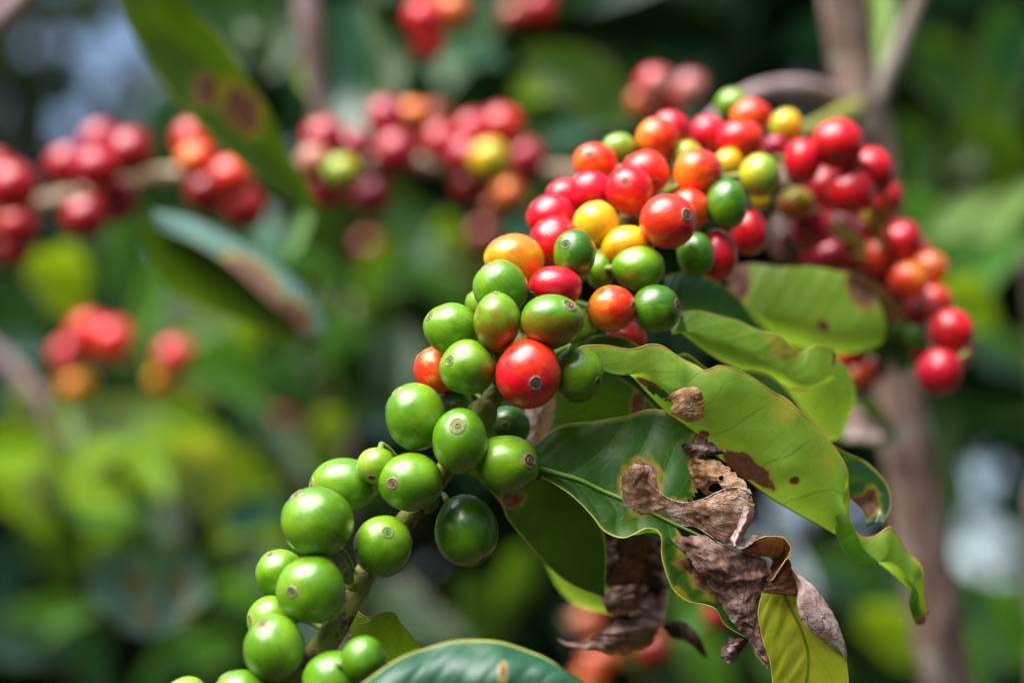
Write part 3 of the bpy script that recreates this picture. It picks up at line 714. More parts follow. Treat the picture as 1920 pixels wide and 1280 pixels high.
# --- big back-lit leaf
L3 = sheet('leaf', [
    [(1066, 648, .4715), (1069, 650, .4715), (1074, 655, .4715)],
    [(1108, 641, .4700), (1115, 651, .4720), (1126, 664, .4735)],
    [(1176, 648, .4700), (1172, 668, .4735), (1165, 692, .4755)],
    [(1238, 654, .4720), (1230, 695, .4750), (1215, 738, .4765)],
    [(1284, 678, .4735), (1278, 730, .4760), (1262, 785, .4780)],
    [(1318, 697, .4720), (1324, 762, .4770), (1310, 828, .4790)],
    [(1352, 685, .4725), (1370, 775, .4775), (1360, 866, .4800)],
    [(1400, 702, .4745), (1420, 800, .4785), (1411, 906, .4810)],
    [(1450, 738, .4755), (1465, 840, .4795), (1450, 935, .4820)],
    [(1490, 765, .4755), (1510, 870, .4805), (1489, 959, .4830)],
    [(1542, 815, .4770), (1555, 905, .4820), (1535, 982, .4840)],
    [(1588, 875, .4790), (1590, 945, .4830), (1575, 1003, .4850)],
    [(1600, 930, .4810), (1605, 975, .4840), (1605, 1022, .4860)],
    [(1622, 990, .4820), (1630, 1008, .4850), (1640, 1048, .4870)],
    [(1668, 985, .4820), (1672, 1030, .4860), (1672, 1075, .4880)],
    [(1700, 1036, .4860), (1702, 1068, .4880), (1700, 1100, .4895)],
    [(1730, 1070, .4870), (1728, 1096, .4890), (1720, 1122, .4905)],
    [(1743, 1148, .4900), (1741, 1152, .4905), (1738, 1160, .4910)]],
    M['leaf_under'], branch, nu=130, nv=40, show='under', vm=1.0, pillow=0.0014, wave=0.0026, bulge=0.0055, nlat=9, margin=M['margin_rust'], label='long back-lit leaf with wavy edge and rusty spots',
    keep=lambda x, y: not ((x - 1238) ** 2 / 620 + (y - 730 - .3 * (x - 1238)) ** 2 / 110 < 1 + 0.7 * N3((x * .08, y * .08, 0))),
    spots=[(1395, 872, 56, 22, 35), (1482, 889, 10, 8), (1318, 808, 8, 7), (1218, 716, 10, 26, 120), (1465, 762, 30, 14, 40, .36), (1738, 1156, 10, 12), (1545, 850, 30, 10, 50, .30), (1560, 800, 20, 10, 50, .3)])
sheet('withered_patch', [
    [(1236, 748, 0.4698), (1270, 728, 0.4683), (1300, 722, 0.4698)],
    [(1258, 756, 0.4688), (1285, 740, 0.4663), (1318, 734, 0.4693)],
    [(1254, 776, 0.4688), (1285, 764, 0.4663), (1324, 756, 0.4693)],
    [(1270, 784, 0.4693), (1292, 780, 0.4668), (1322, 776, 0.4693)],
    [(1288, 794, 0.4698), (1300, 792, 0.4683), (1316, 786, 0.4698)]],
    M['dry_amber'], L3, nu=60, nv=44, crumple=0.00022, cfreq=300, ragged=0.10, label='torn amber brown dead tissue around a hole')
sheet('leaf', [
    [(1076, 648, .478), (1090, 655, .480), (1100, 660, .482)], [(1120, 629, .479), (1130, 650, .482), (1140, 680, .484)],
    [(1168, 632, .480), (1175, 665, .483), (1180, 700, .485)], [(1205, 652, .482), (1210, 690, .485), (1220, 740, .487)],
    [(1252, 668, .483), (1255, 710, .486), (1262, 770, .488)], [(1288, 661, .482), (1295, 720, .486), (1300, 790, .489)],
    [(1326, 690, .483), (1330, 745, .487), (1335, 810, .490)], [(1362, 702, .484), (1365, 760, .488), (1370, 830, .491)],
    [(1396, 694, .484), (1402, 765, .489), (1410, 840, .492)], [(1440, 700, .485), (1445, 775, .490), (1450, 850, .493)],
    [(1478, 733, .487), (1480, 800, .491), (1485, 870, .494)], [(1506, 772, .488), (1512, 830, .492), (1520, 890, .495)],
    [(1545, 818, .489), (1550, 860, .493), (1555, 910, .496)], [(1584, 846, .490), (1585, 885, .494), (1588, 930, .497)],
    [(1626, 868, .491), (1620, 905, .494), (1610, 948, .497)], [(1662, 905, .492), (1645, 930, .494), (1620, 962, .496)],
    [(1670, 946, .492), (1652, 960, .493), (1625, 976, .495)], [(1655, 978, .491), (1642, 982, .492), (1622, 988, .493)]],
    M['leaf_teal'], branch, nu=100, nv=22, show='top', vm=1.0, pillow=0.0008, bulge=0.001, spots=[(1622, 948, 26, 22), (1635, 930, 14, 20)], label='blue green leaf half behind the long back-lit leaf')

# --- leaf behind to the upper right
L5 = sheet('leaf', [
    [(1248, 594, .494), (1254, 600, .495), (1260, 608, .495)],
    [(1298, 585, .495), (1300, 608, .497), (1296, 638, .499)],
    [(1370, 599, .497), (1368, 638, .500), (1350, 676, .502)],
    [(1420, 618, .499), (1420, 658, .503), (1400, 698, .505)],
    [(1462, 628, .500), (1462, 676, .505), (1445, 715, .507)],
    [(1496, 656, .503), (1492, 694, .507), (1478, 724, .509)],
    [(1524, 644, .503), (1520, 684, .508), (1505, 722, .511)],
    [(1552, 652, .505), (1548, 674, .509), (1535, 698, .512)],
    [(1568, 668, .508), (1564, 676, .510), (1556, 684, .512)]],
    M['leaf_under'], branch, nu=70, nv=26, show='under', pillow=0.0010, wave=0.002, bulge=0.006, margin=M['margin'], spots=[(1468, 636, 34, 13, 28, .42), (1508, 716, 24, 9, -35), (1566, 660, 8, 8)], label='back-lit green leaf with an orange burnt edge')
sheet('leaf', [
    [(1470, 722, .514), (1500, 700, .515), (1560, 660, .516)], [(1488, 745, .516), (1530, 720, .517), (1590, 692, .518)],
    [(1505, 770, .518), (1550, 750, .519), (1604, 734, .520)], [(1530, 800, .520), (1560, 785, .521), (1598, 768, .522)],
    [(1550, 830, .522), (1560, 815, .523), (1575, 800, .524)]],
    M['leaf_under'], branch, nu=40, nv=22, show='under', pillow=0.001, bulge=0.003, spots=[(1512, 705, 34, 12, -38)], label='rounded back-lit leaf end below the orange edged leaf')
sheet('leaf', [
    [(1245, 520, .528), (1250, 560, .530), (1262, 600, .532)], [(1290, 512, .528), (1295, 560, .532), (1310, 610, .536)],
    [(1345, 530, .530), (1345, 575, .535), (1355, 625, .540)], [(1390, 565, .533), (1388, 600, .538), (1395, 640, .543)], [(1430, 625, .538), (1432, 632, .54), (1434, 640, .543)]],
    M['leaf_teal'], branch, nu=36, nv=18, show='top', pillow=0.0006, bulge=0.004, label='dark glossy leaf under the last green cherries')

# --- leaves below the green cherries
sheet('leaf', [
    [(868, 880, .4860), (880, 878, .4855), (892, 882, .4860)],
    [(905, 905, .4865), (945, 905, .4870), (990, 888, .4870)],
    [(938, 940, .4865), (1000, 940, .4880), (1060, 915, .4880)],
    [(955, 975, .4865), (1025, 985, .4885), (1110, 955, .4885)],
    [(985, 1012, .4870), (1055, 1030, .4890), (1132, 1000, .4890)],
    [(1022, 1055, .4875), (1082, 1068, .4895), (1136, 1050, .4895)],
    [(1068, 1092, .4880), (1104, 1098, .4895), (1134, 1088, .4895)],
    [(1128, 1118, .4890), (1131, 1118, .4892), (1134, 1116, .4892)]],
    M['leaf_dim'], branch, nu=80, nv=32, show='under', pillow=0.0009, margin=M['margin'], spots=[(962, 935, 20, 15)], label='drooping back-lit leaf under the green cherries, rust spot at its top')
sheet('leaf', [
    [(1020, 1050, .530), (1040, 1055, .531), (1060, 1050, .532)], [(1045, 1100, .532), (1080, 1095, .533), (1115, 1085, .534)],
    [(1085, 1135, .534), (1120, 1125, .535), (1150, 1110, .536)], [(1150, 1150, .537), (1160, 1145, .538), (1175, 1138, .538)]],
    M['leaf_under'], branch, nu=30, nv=16, show='under', pillow=0.0006, bulge=0.002)
sheet('leaf', [
    [(985, 700, .502), (1070, 690, .500), (1140, 690, .500)], [(985, 740, .503), (1090, 735, .502), (1200, 735, .502)],
    [(985, 790, .505), (1110, 790, .504), (1260, 800, .505)], [(990, 850, .507), (1130, 850, .506), (1280, 870, .508)], [(1010, 920, .510), (1110, 930, .510), (1230, 930, .511)]],
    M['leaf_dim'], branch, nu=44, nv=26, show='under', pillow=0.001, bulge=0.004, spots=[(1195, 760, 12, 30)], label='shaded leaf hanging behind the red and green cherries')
sheet('withered_leaf', [
    [(975, 735, .492), (1005, 728, .491), (1040, 735, .492)], [(985, 775, .492), (1010, 770, .490), (1042, 770, .493)],
    [(988, 815, .493), (1005, 815, .492), (1030, 812, .494)], [(1000, 860, .495), (1006, 862, .495), (1012, 860, .495)]],
    M['dry_pink'], branch, nu=30, nv=18, crumple=0.0006, cfreq=160, label='small pinkish withered leaf behind the red cherry')
W1 = sheet('withered_leaf', [
    [(1125, 1000, .507), (1160, 1000, .500), (1200, 995, .509), (1245, 1010, .508)],
    [(1128, 1045, .510), (1165, 1040, .503), (1205, 1050, .514), (1252, 1070, .510)],
    [(1130, 1088, .508), (1165, 1085, .512), (1205, 1095, .518), (1252, 1115, .510)],
    [(1150, 1110, .512), (1180, 1118, .516), (1210, 1130, .514), (1250, 1145, .508)],
    [(1165, 1150, .512), (1190, 1150, .510), (1215, 1160, .506), (1246, 1166, .508)]],
    M['dry_dark'], branch, nu=60, nv=40, crumple=0.0013, cfreq=130, ragged=0.03, label='dark shrivelled leaf hanging behind the damaged leaf')
sheet('withered_patch', [
    [(1124, 1118, .500), (1160, 1098, .503), (1215, 1098, .508)],
    [(1128, 1132, .497), (1165, 1118, .498), (1206, 1112, .506)],
    [(1136, 1146, .498), (1172, 1136, .499), (1204, 1130, .506)],
    [(1150, 1152, .504), (1180, 1150, .505), (1206, 1142, .508)]],
    M['dry_mauve'], W1, nu=40, nv=34, crumple=0.0010, cfreq=150, ragged=0.04)
sheet('withered_patch', [
    [(1156, 1160, .504), (1200, 1160, .506), (1246, 1156, .508)],
    [(1124, 1182, .502), (1178, 1180, .498), (1240, 1178, .506)],
    [(1096, 1202, .504), (1160, 1204, .499), (1215, 1206, .506)],
    [(1066, 1210, .504), (1110, 1220, .502), (1160, 1224, .506)],
    [(1040, 1196, .505), (1044, 1200, .505), (1052, 1208, .505)]],
    M['dry_mauve'], W1, nu=60, nv=34, crumple=0.0010, cfreq=130, ragged=0.03)
sheet('withered_leaf', [
    [(1238, 1172, .512), (1246, 1182, .512), (1256, 1194, .512)], [(1272, 1162, .511), (1278, 1178, .510), (1284, 1200, .512)],
    [(1300, 1180, .512), (1300, 1196, .511), (1300, 1212, .513)], [(1328, 1228, .514), (1325, 1230, .514), (1322, 1233, .514)]],
    M['dry_dark'], branch, nu=30, nv=16, crumple=0.0006, cfreq=150, label='small shrivelled leaf tip beside the dark shrivelled leaf')
sheet('leaf', [
    [(655, 1300, .424), (662, 1330, .424), (672, 1370, .425)], [(735, 1242, .426), (740, 1300, .424), (745, 1390, .424)],
    [(800, 1213, .428), (808, 1290, .425), (815, 1400, .424)], [(868, 1199, .429), (876, 1290, .426), (884, 1400, .424)],
    [(932, 1203, .430), (940, 1290, .426), (948, 1400, .424)], [(990, 1220, .430), (996, 1300, .427), (1002, 1390, .425)],
    [(1042, 1248, .430), (1046, 1300, .428), (1050, 1370, .427)], [(1088, 1292, .431), (1090, 1310, .430), (1092, 1330, .430)]],
    M['leaf_soft'], branch, nu=60, nv=26, show='top', pillow=0.0, wave=0.003, bulge=0.005, margin=M['margin'], spots=[(938, 1268, 6, 18)], label='glossy blue green leaf at the bottom edge')
sheet('leaf', [
    [(664, 1140, .469), (660, 1165, .468), (656, 1190, .467)], [(690, 1158, .468), (684, 1186, .467), (676, 1216, .466)],
    [(716, 1148, .467), (714, 1190, .467), (706, 1236, .466)], [(742, 1148, .466), (742, 1194, .467), (738, 1244, .467)],
    [(757, 1172, .466), (760, 1206, .467), (760, 1246, .468)], [(782, 1204, .468), (782, 1226, .469), (784, 1250, .470)], [(812, 1240, .470), (814, 1244, .470), (816, 1250, .470)]],
    M['leaf_lime'], branch, nu=50, nv=26, show='under', pillow=0.0007, wave=0.0015, margin=M['margin_rust'], label='small pale leaf beside the lowest part of the twig')

# ------------------------------------------------------------------ drooping branch in front of the trunk
DROOP = [(1640, 300, .72), (1615, 350, .66), (1600, 400, .63), (1630, 450, .62), (1680, 500, .612), (1715, 560, .608), (1745, 620, .60), (1755, 680, .595)]
dbr = empty('coffee_branch', P(*DROOP[0])); tag(dbr, 'short drooping branch of red and orange cherries in front of the trunk', 'branch')
tube('twig', pp(DROOP), [.0034, .003, .0028, .0026, .0024, .0022, .002, .0012], M['trunk'], dbr, 10, wob=0.1)
sheet('leaf', [
    [(1360, 502, .556), (1375, 535, .560), (1400, 580, .563)], [(1435, 496, .555), (1440, 560, .562), (1450, 630, .566)],
    [(1520, 502, .556), (1515, 580, .563), (1505, 655, .567)], [(1592, 512, .558), (1580, 590, .565), (1555, 665, .569)], [(1625, 530, .563), (1615, 590, .568), (1595, 650, .572)]],
    M['leaf_under'], dbr, nu=44, nv=26, show='under', pillow=0.001, wave=0.002, bulge=0.012, spots=[(1528, 578, 10, 14), (1375, 512, 24, 16), (1600, 535, 22, 18)], label='broad folded back-lit leaf below the crowded ripe cherries')
sheet('withered_patch', [
    [(1588, 512, .556), (1590, 540, .560), (1594, 570, .566)], [(1636, 524, .558), (1630, 545, .562), (1622, 575, .568)],
    [(1672, 556, .562), (1660, 566, .565), (1648, 590, .570)], [(1694, 600, .566), (1684, 604, .568), (1672, 612, .570)]],
    M['dry'], dbr, nu=30, nv=16, crumple=0.0005, cfreq=140)
for a in [(1650, 600, 170, 60, 70, .618, .02), (1705, 650, 120, 60, 110, .615, .01), (1640, 640, 120, 50, 60, .625, .01)]:
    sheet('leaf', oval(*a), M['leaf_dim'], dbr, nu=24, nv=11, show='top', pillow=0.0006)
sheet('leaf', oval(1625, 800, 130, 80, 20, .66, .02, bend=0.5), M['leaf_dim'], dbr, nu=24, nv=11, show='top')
sheet('withered_leaf', oval(1610, 790, 120, 60, 35, .645, .01, bend=-0.6), M['dry_pink'], dbr, nu=30, nv=16, crumple=0.0008, cfreq=90)
sheet('withered_leaf', [
    [(1450, 400, .60), (1440, 440, .60), (1445, 480, .60)], [(1480, 410, .595), (1475, 450, .59), (1480, 500, .60)], [(1510, 460, .60), (1505, 480, .595), (1500, 505, .60)]],
    M['dry_dark'], dbr, nu=24, nv=16, crumple=0.001, cfreq=100, label='dark withered scrap between the crimson cherries')

# ------------------------------------------------------------------ blurred branch behind, with the row of red bunches
BACK = [(-160, 405, .80), (30, 388, .80), (120, 372, .80), (300, 330, .795), (480, 322, .79), (700, 305, .80), (850, 312, .80), (1050, 325, .80), (1250, 330, .80), (1450, 330, .79), (1640, 330, .757)]
bbr = empty('coffee_branch', P(*BACK[-1])); tag(bbr, 'blurred tan branch running across behind with a row of red bunches', 'branch')
tube('twig', pp(BACK), [.0032, .0034, .0034, .0034, .0034, .0034, .0034, .0036, .004, .0042, .0045], M['twig_tan'], bbr, 10, n=80, wob=0.12)
sheet('leaf', [
    [(160, -260, .63), (220, -260, .635), (290, -260, .63)], [(200, -80, .632), (265, -80, .64), (330, -80, .632)], [(225, 0, .635), (290, 0, .642), (350, 5, .635)], [(262, 90, .64), (330, 75, .648), (412, 70, .64)], [(328, 188, .645), (400, 152, .652), (462, 140, .645)],
    [(400, 262, .65), (455, 226, .657), (508, 220, .65)], [(470, 322, .655), (508, 290, .66), (540, 285, .655)], [(532, 368, .66), (552, 345, .663), (570, 335, .66)], [(596, 408, .667), (597, 404, .667), (600, 400, .667)]],
    M['leaf_dim'], bbr, nu=60, nv=22, show='under', pillow=0.0006, spots=[(385, 168, 22, 30), (452, 205, 30, 48, -30)], label='large blurred leaf with rust blotches slanting down from the top')
sheet('leaf', [
    [(270, 400, .68), (272, 440, .685), (285, 480, .69)], [(335, 432, .68), (325, 490, .69), (318, 545, .70)], [(405, 462, .68), (400, 520, .69), (395, 580, .70)],
    [(475, 505, .68), (474, 560, .69), (470, 612, .70)], [(545, 570, .68), (542, 610, .69), (540, 650, .70)], [(600, 640, .685), (598, 650, .69), (595, 660, .69)]],
    M['leaf_dim'], bbr, nu=36, nv=16, show='under', bulge=0.002, label='blurred dark leaf seen from below, folded along its ridge')
sheet('leaf', [
    [(275, 400, .685), (285, 412, .675), (290, 428, .672)], [(355, 412, .692), (358, 430, .68), (358, 452, .672)], [(432, 445, .695), (430, 468, .68), (426, 495, .672)],
    [(510, 492, .695), (502, 520, .68), (488, 552, .672)], [(575, 545, .692), (556, 568, .68), (534, 594, .674)], [(612, 605, .69), (592, 625, .682), (566, 645, .678)]],
    M['leaf_painted_sheen'], bbr, nu=36, nv=16, show='top', bulge=0.003, spots=[(470, 530, 60, 20, 38), (540, 595, 36, 22, 45)], label='shiny ridge of the blurred folded leaf, pink along its edge')
sheet('leaf', oval(555, 440, 120, 34, 110, .74, .01), M['leaf_fresh'], bbr, nu=20, nv=9, show='under')
sheet('leaf', oval(590, 560, 130, 50, 100, .70, .02), M['leaf_dim'], bbr, nu=24, nv=11, show='under')

# ------------------------------------------------------------------ upper twig with leaves
UPT = [(555, -160, .84), (572, -20, .84), (580, 60, .84), (590, 150, .845), (615, 240, .85), (680, 330, .86)]
ubr = empty('coffee_branch', P(*UPT[0])); tag(ubr, 'blurred mauve twig coming down from the top edge beside a teal leaf', 'branch')
tube('twig', pp(UPT), [.0045, .0046, .0046, .004, .003, .002], M['twig_mauve'], ubr, 10, wob=0.15)
tube('twig', pp([(-60, 90, .9), (0, 30, .9), (60, -30, .9), (120, -100, .9)]), [.006, .006, .0055, .005], M['twig_mauve'], ubr, 10, wob=0.15)
sheet('leaf', [[(600, 10, .858), (640, 10, .862), (690, 15, .858)], [(584, 90, .852), (640, 90, .86), (705, 90, .852)], [(582, 180, .85), (640, 180, .855), (702, 180, .85)], [(596, 245, .84), (640, 245, .842), (690, 250, .84)], [(640, 292, .835), (645, 295, .835), (652, 292, .835)]],
    M['leaf_teal'], ubr, nu=30, nv=16, show='top', label='blurred teal leaf hanging beside the mauve twig')
sheet('leaf', [[(975, 88, .96), (980, 110, .96), (990, 135, .96)], [(1050, 82, .94), (1045, 130, .95), (1030, 180, .95)], [(1125, 105, .92), (1110, 160, .93), (1085, 215, .94)], [(1180, 165, .91), (1160, 200, .92), (1130, 240, .93)], [(1188, 238, .90), (1180, 242, .91), (1172, 246, .91)]],
    M['leaf_dim'], ubr, nu=30, nv=16, show='under', label='blurred mid green leaf above the ripe cherries')
for a, mt in [((420, 60, 180, 70, 60, .95, .03), 'leaf_dim'), ((480, 30, 160, 60, 40, 1.0, .03), 'leaf_dim'), ((520, 80, 140, 60, 100, .98, .02), 'leaf_dim'), ((720, 120, 160, 50, 80, .95, .02), 'leaf_dim'), ((730, 150, 150, 50, 100, .98, .02), 'leaf_dim'),
              ((880, 90, 150, 60, 20, 1.0, .02), 'leaf_teal'), ((900, 60, 120, 50, -20, .95, .02), 'leaf_dim'), ((1000, 170, 70, 44, 10, 1.05, .02), 'leaf_lime'), ((470, 40, 130, 50, 150, 1.05, .02), 'leaf_teal'), ((575, 140, 70, 40, 80, .96, 0), 'leaf_lime'),
              ((1000, 440, 160, 80, 30, 1.0, .02), 'leaf_teal'), ((840, 440, 80, 56, 80, .98, .02), 'leaf_lime'), ((760, 400, 160, 70, 20, 1.0, .03), 'leaf_dim'), ((1060, 250, 160, 60, -10, 1.1, .02), 'leaf_teal'), ((1000, 250, 120, 60, 40, 1.05, .02), 'leaf_dim')]:
    sheet('leaf', oval(*a), M[mt], ubr, nu=20, nv=9, show='top')

# ------------------------------------------------------------------ pale shrub, lower left, and the leaves low behind
lsh = shrub('shrub', (120, 900), 1.05, 'pale lime green leafy shrub, blurred, low at the left edge')
tube('stem', [lsh.location, P(-90, 1500, 1.18), P(-80, 1000, 1.2), P(-40, 700, 1.2)], [0.006, 0.005, 0.003, 0.002], M['trunk'], lsh)
LIME = [((60, 850, 220, 110, 10, 1.05, .04), 'leaf_lime', .9), ((180, 830, 200, 100, -25, 1.0, .04), 'leaf_lime', .8), ((330, 800, 220, 100, 15, 1.02, .04), 'leaf_lime', .9), ((40, 930, 200, 90, 50, 1.08, .03), 'leaf_lime', .5), ((150, 900, 220, 100, 30, 1.1, .03), 'leaf_lime', .7),
        ((270, 860, 180, 90, 60, 1.08, .03), 'leaf_lime', 1.0), ((200, 950, 160, 80, 10, 1.15, .03), 'leaf_fresh', .6), ((390, 900, 200, 110, 60, 1.0, .03), 'leaf_yellow', .5), ((450, 890, 150, 90, 20, 1.04, .03), 'leaf_lime', .6), ((440, 960, 150, 80, 110, 1.06, .03), 'leaf_lime', .9), ((500, 990, 130, 70, 40, 1.08, .03), 'leaf_lime', .9),
        ((240, 780, 190, 84, -12, .97, .05), 'leaf_pale', .5), ((80, 920, 110, 80, 100, 1.02, .03), 'leaf_pale', .5), ((365, 915, 120, 84, 70, .98, .03), 'leaf_pale', .5), ((480, 960, 140, 70, -20, 1.0, .04), 'leaf_teal', .5), ((380, 610, 130, 70, -10, .98, .05), 'leaf_pale', .5), ((60, 770, 110, 70, 30, .98, .05), 'leaf_pale', .45),
        ((112, 540, 170, 90, 55, .95, .04), 'leaf_lime', .6), ((140, 500, 110, 50, 50, .98, .03), 'leaf_lime', .5), ((130, 790, 120, 80, 80, .98, .0), 'leaf_yellow', .6), ((275, 570, 190, 60, 110, 1.0, .02), 'leaf_fresh', .5), ((285, 650, 170, 60, 80, 1.05, .02), 'leaf_fresh', .5),
        ((430, 650, 160, 80, 60, 1.02, .04), 'leaf_fresh', .5), ((470, 600, 130, 70, 90, .95, .04), 'leaf_lime', .9), ((450, 720, 160, 80, 40, 1.05, .02), 'leaf_fresh', .6), ((390, 700, 130, 70, 20, 1.08, .02), 'leaf_fresh', .4), ((460, 1130, 130, 80, 30, 1.15, .04), 'leaf_fresh', .5), ((400, 1220, 120, 70, -10, 1.15, .04), 'leaf_fresh', .5),
        ((235, 1110, 190, 120, 60, .80, .03), 'leaf_painted_sheen', .45), ((320, 1110, 170, 120, 110, .82, .03), 'leaf_painted_sheen', .45), ((60, 1210, 190, 80, 10, 1.1, .08), 'leaf_painted_sheen', .5), ((90, 1160, 190, 80, -15, 1.14, .04), 'leaf_fresh', .6), ((170, 1240, 160, 70, 70, 1.12, .03), 'leaf_teal', .5), ((30, 650, 160, 60, 0, 1.0, .06), 'leaf_painted_sheen', .5),
        ((620, 800, 70, 60, 70, 1.1, .02), 'leaf_lime', .8), ((710, 790, 110, 50, 10, 1.15, .05), 'leaf_painted_sheen', .5), ((640, 660, 180, 90, 80, 1.1, .08), 'leaf_teal', .5), ((700, 690, 160, 80, 100, 1.12, .06), 'leaf_painted_sheen', .6), ((320, 1040, 120, 60, 20, 1.2, .03), 'leaf_teal', .8)]
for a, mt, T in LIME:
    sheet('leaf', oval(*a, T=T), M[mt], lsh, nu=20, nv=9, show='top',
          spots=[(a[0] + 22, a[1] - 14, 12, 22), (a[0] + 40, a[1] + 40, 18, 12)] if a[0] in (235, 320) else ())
tube('twig', pp([(-40, 640, 1.0), (20, 690, 1.0), (80, 760, 1.0), (110, 840, 1.0)]), [.005, .005, .0045, .004], M['twig_mauve'], lsh, 8)

msh = shrub('shrub', (640, 900), 1.2, 'dark glossy coffee shrub of pointed leaves between the green cherries and the far bunches')
tube('stem', [msh.location, P(640, 1500, 1.3), P(650, 1000, 1.3), P(660, 560, 1.3)], [0.006, 0.005, 0.004, 0.002], M['trunk'], msh)
_m = random.Random(11)
for (cx, cy) in [(500, 470), (590, 520), (700, 540), (620, 440), (780, 480), (840, 560), (720, 620), (560, 640), (660, 730), (540, 720), (760, 700), (600, 880), (520, 830), (480, 1060), (420, 1030), (560, 1180), (800, 1180), (900, 1160), (960, 1100), (760, 1130), (300, 1010), (200, 1010), (100, 1040), (320, 1240), (240, 470), (200, 440), (380, 520), (330, 480)]:
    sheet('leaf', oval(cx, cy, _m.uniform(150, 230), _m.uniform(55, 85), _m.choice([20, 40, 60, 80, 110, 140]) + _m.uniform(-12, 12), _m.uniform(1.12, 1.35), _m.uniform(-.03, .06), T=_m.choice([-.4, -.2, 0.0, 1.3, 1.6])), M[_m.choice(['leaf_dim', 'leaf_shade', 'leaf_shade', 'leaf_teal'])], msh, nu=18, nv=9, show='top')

rsh = shrub('shrub', (1860, 700), 1.1, 'bright green leafy shrub with white glints at the right edge')
tube('stem', [rsh.location, P(1960, 1400, 1.15), P(1965, 900, 1.15), P(1930, 450, 1.12)], [0.006, 0.005, 0.004, 0.002], M['trunk'], rsh)
for a, mt in [((1800, 400, 150, 60, -35, 1.0, .06), 'leaf_pale'), ((1890, 390, 180, 60, -40, .95, .06), 'leaf_pale'), ((1735, 430, 170, 90, 60, 1.0, .03), 'leaf_fresh'), ((1850, 500, 240, 80, -40, .98, .05), 'leaf_fresh'), ((1800, 470, 220, 70, -30, 1.02, .04), 'leaf_fresh'),
              ((1815, 575, 140, 100, 40, .9, .03), 'leaf_lime'), ((1760, 540, 150, 80, 70, 1.0, .03), 'leaf_fresh'), ((1890, 320, 220, 90, 70, 1.1, .05), 'leaf_dim'), ((1840, 240, 220, 90, 120, 1.2, .05), 'leaf_dim'), ((1780, 150, 200, 100, 60, 1.25, .05), 'leaf_dim'),
              ((1880, 120, 240, 110, 100, 1.2, .08), 'leaf_teal'), ((1720, 300, 180, 80, 80, 1.2, .05), 'leaf_dim'), ((1690, 1200, 200, 90, 40, 1.1, .05), 'leaf_lime'), ((1850, 1150, 220, 110, 20, 1.1, .08), 'leaf_teal'), ((1800, 1230, 200, 100, 60, 1.05, .05), 'leaf_fresh'), ((1900, 1180, 180, 90, 80, 1.1, .03), 'leaf_fresh'),
              ((1600, 1090, 200, 90, 30, 1.2, .10), 'leaf_teal'), ((1640, 1150, 180, 90, 70, 1.15, .05), 'leaf_teal'), ((1880, 660, 160, 80, 30, 1.1, .08), 'leaf_teal'), ((1500, 1240, 180, 80, 20, 1.2, .04), 'leaf_fresh'), ((1330, 1250, 170, 80, 60, 1.1, .04), 'leaf_fresh'), ((1290, 1140, 150, 70, 100, .8, .02), 'leaf_fresh')]:
    sheet('leaf', oval(*a, T=random.uniform(0.4, 0.9)), M[mt], rsh, nu=20, nv=9, show='top')

# ------------------------------------------------------------------ cherries
CO = dict(cd=(0.40, 0.004, 0.018), rd=(0.42, 0.006, 0.008), g=(0.098, 0.255, 0.005), g2=(0.165, 0.335, 0.008), dg=(0.045, 0.150, 0.006), lg=(0.26, 0.40, 0.03), bz=(0.22, 0.15, 0.008),  # rd: red darkened, with canopy shade put into the colour
          r=(0.74, 0.006, 0.014), ro=(0.82, 0.036, 0.008), cr=(0.58, 0.006, 0.026), mg=(0.34, 0.004, 0.030), o=(0.88, 0.20, 0.008), y=(0.82, 0.46, 0.008),
          ol=(0.44, 0.42, 0.010), br=(0.48, 0.10, 0.018), dr=(0.28, 0.006, 0.008), tn=(0.48, 0.20, 0.15))
TH = [0.27, 0.285, 0.31, 0.35, 0.42] + list(np.linspace(0.52, math.pi - 0.06, 22)) + [math.pi - 0.001]
THC = [0.0, 0.02, 0.04, 0.055, 0.075, 0.095, 0.11, 0.13, 0.155, 0.18, 0.205, 0.22, 0.235, 0.25, 0.265, 0.285]

def prof(th):
    """radius factor by angle from the calyx."""
    r = 1.0
    if th < 0.29:
        r += 0.014 * math.exp(-((th - 0.235) / 0.018) ** 2) - 0.012 * (th < 0.21)
        r += 0.020 * math.exp(-((th - 0.075) / 0.022) ** 2) - 0.030 * math.exp(-(th / 0.035) ** 2) - 0.014 * math.exp(-((th - 0.115) / 0.015) ** 2)
    r -= 0.012 * math.exp(-((th - 0.32) / 0.05) ** 2)
    r += 0.05 * math.exp(-((math.pi - th) / 0.45) ** 2)
    return r

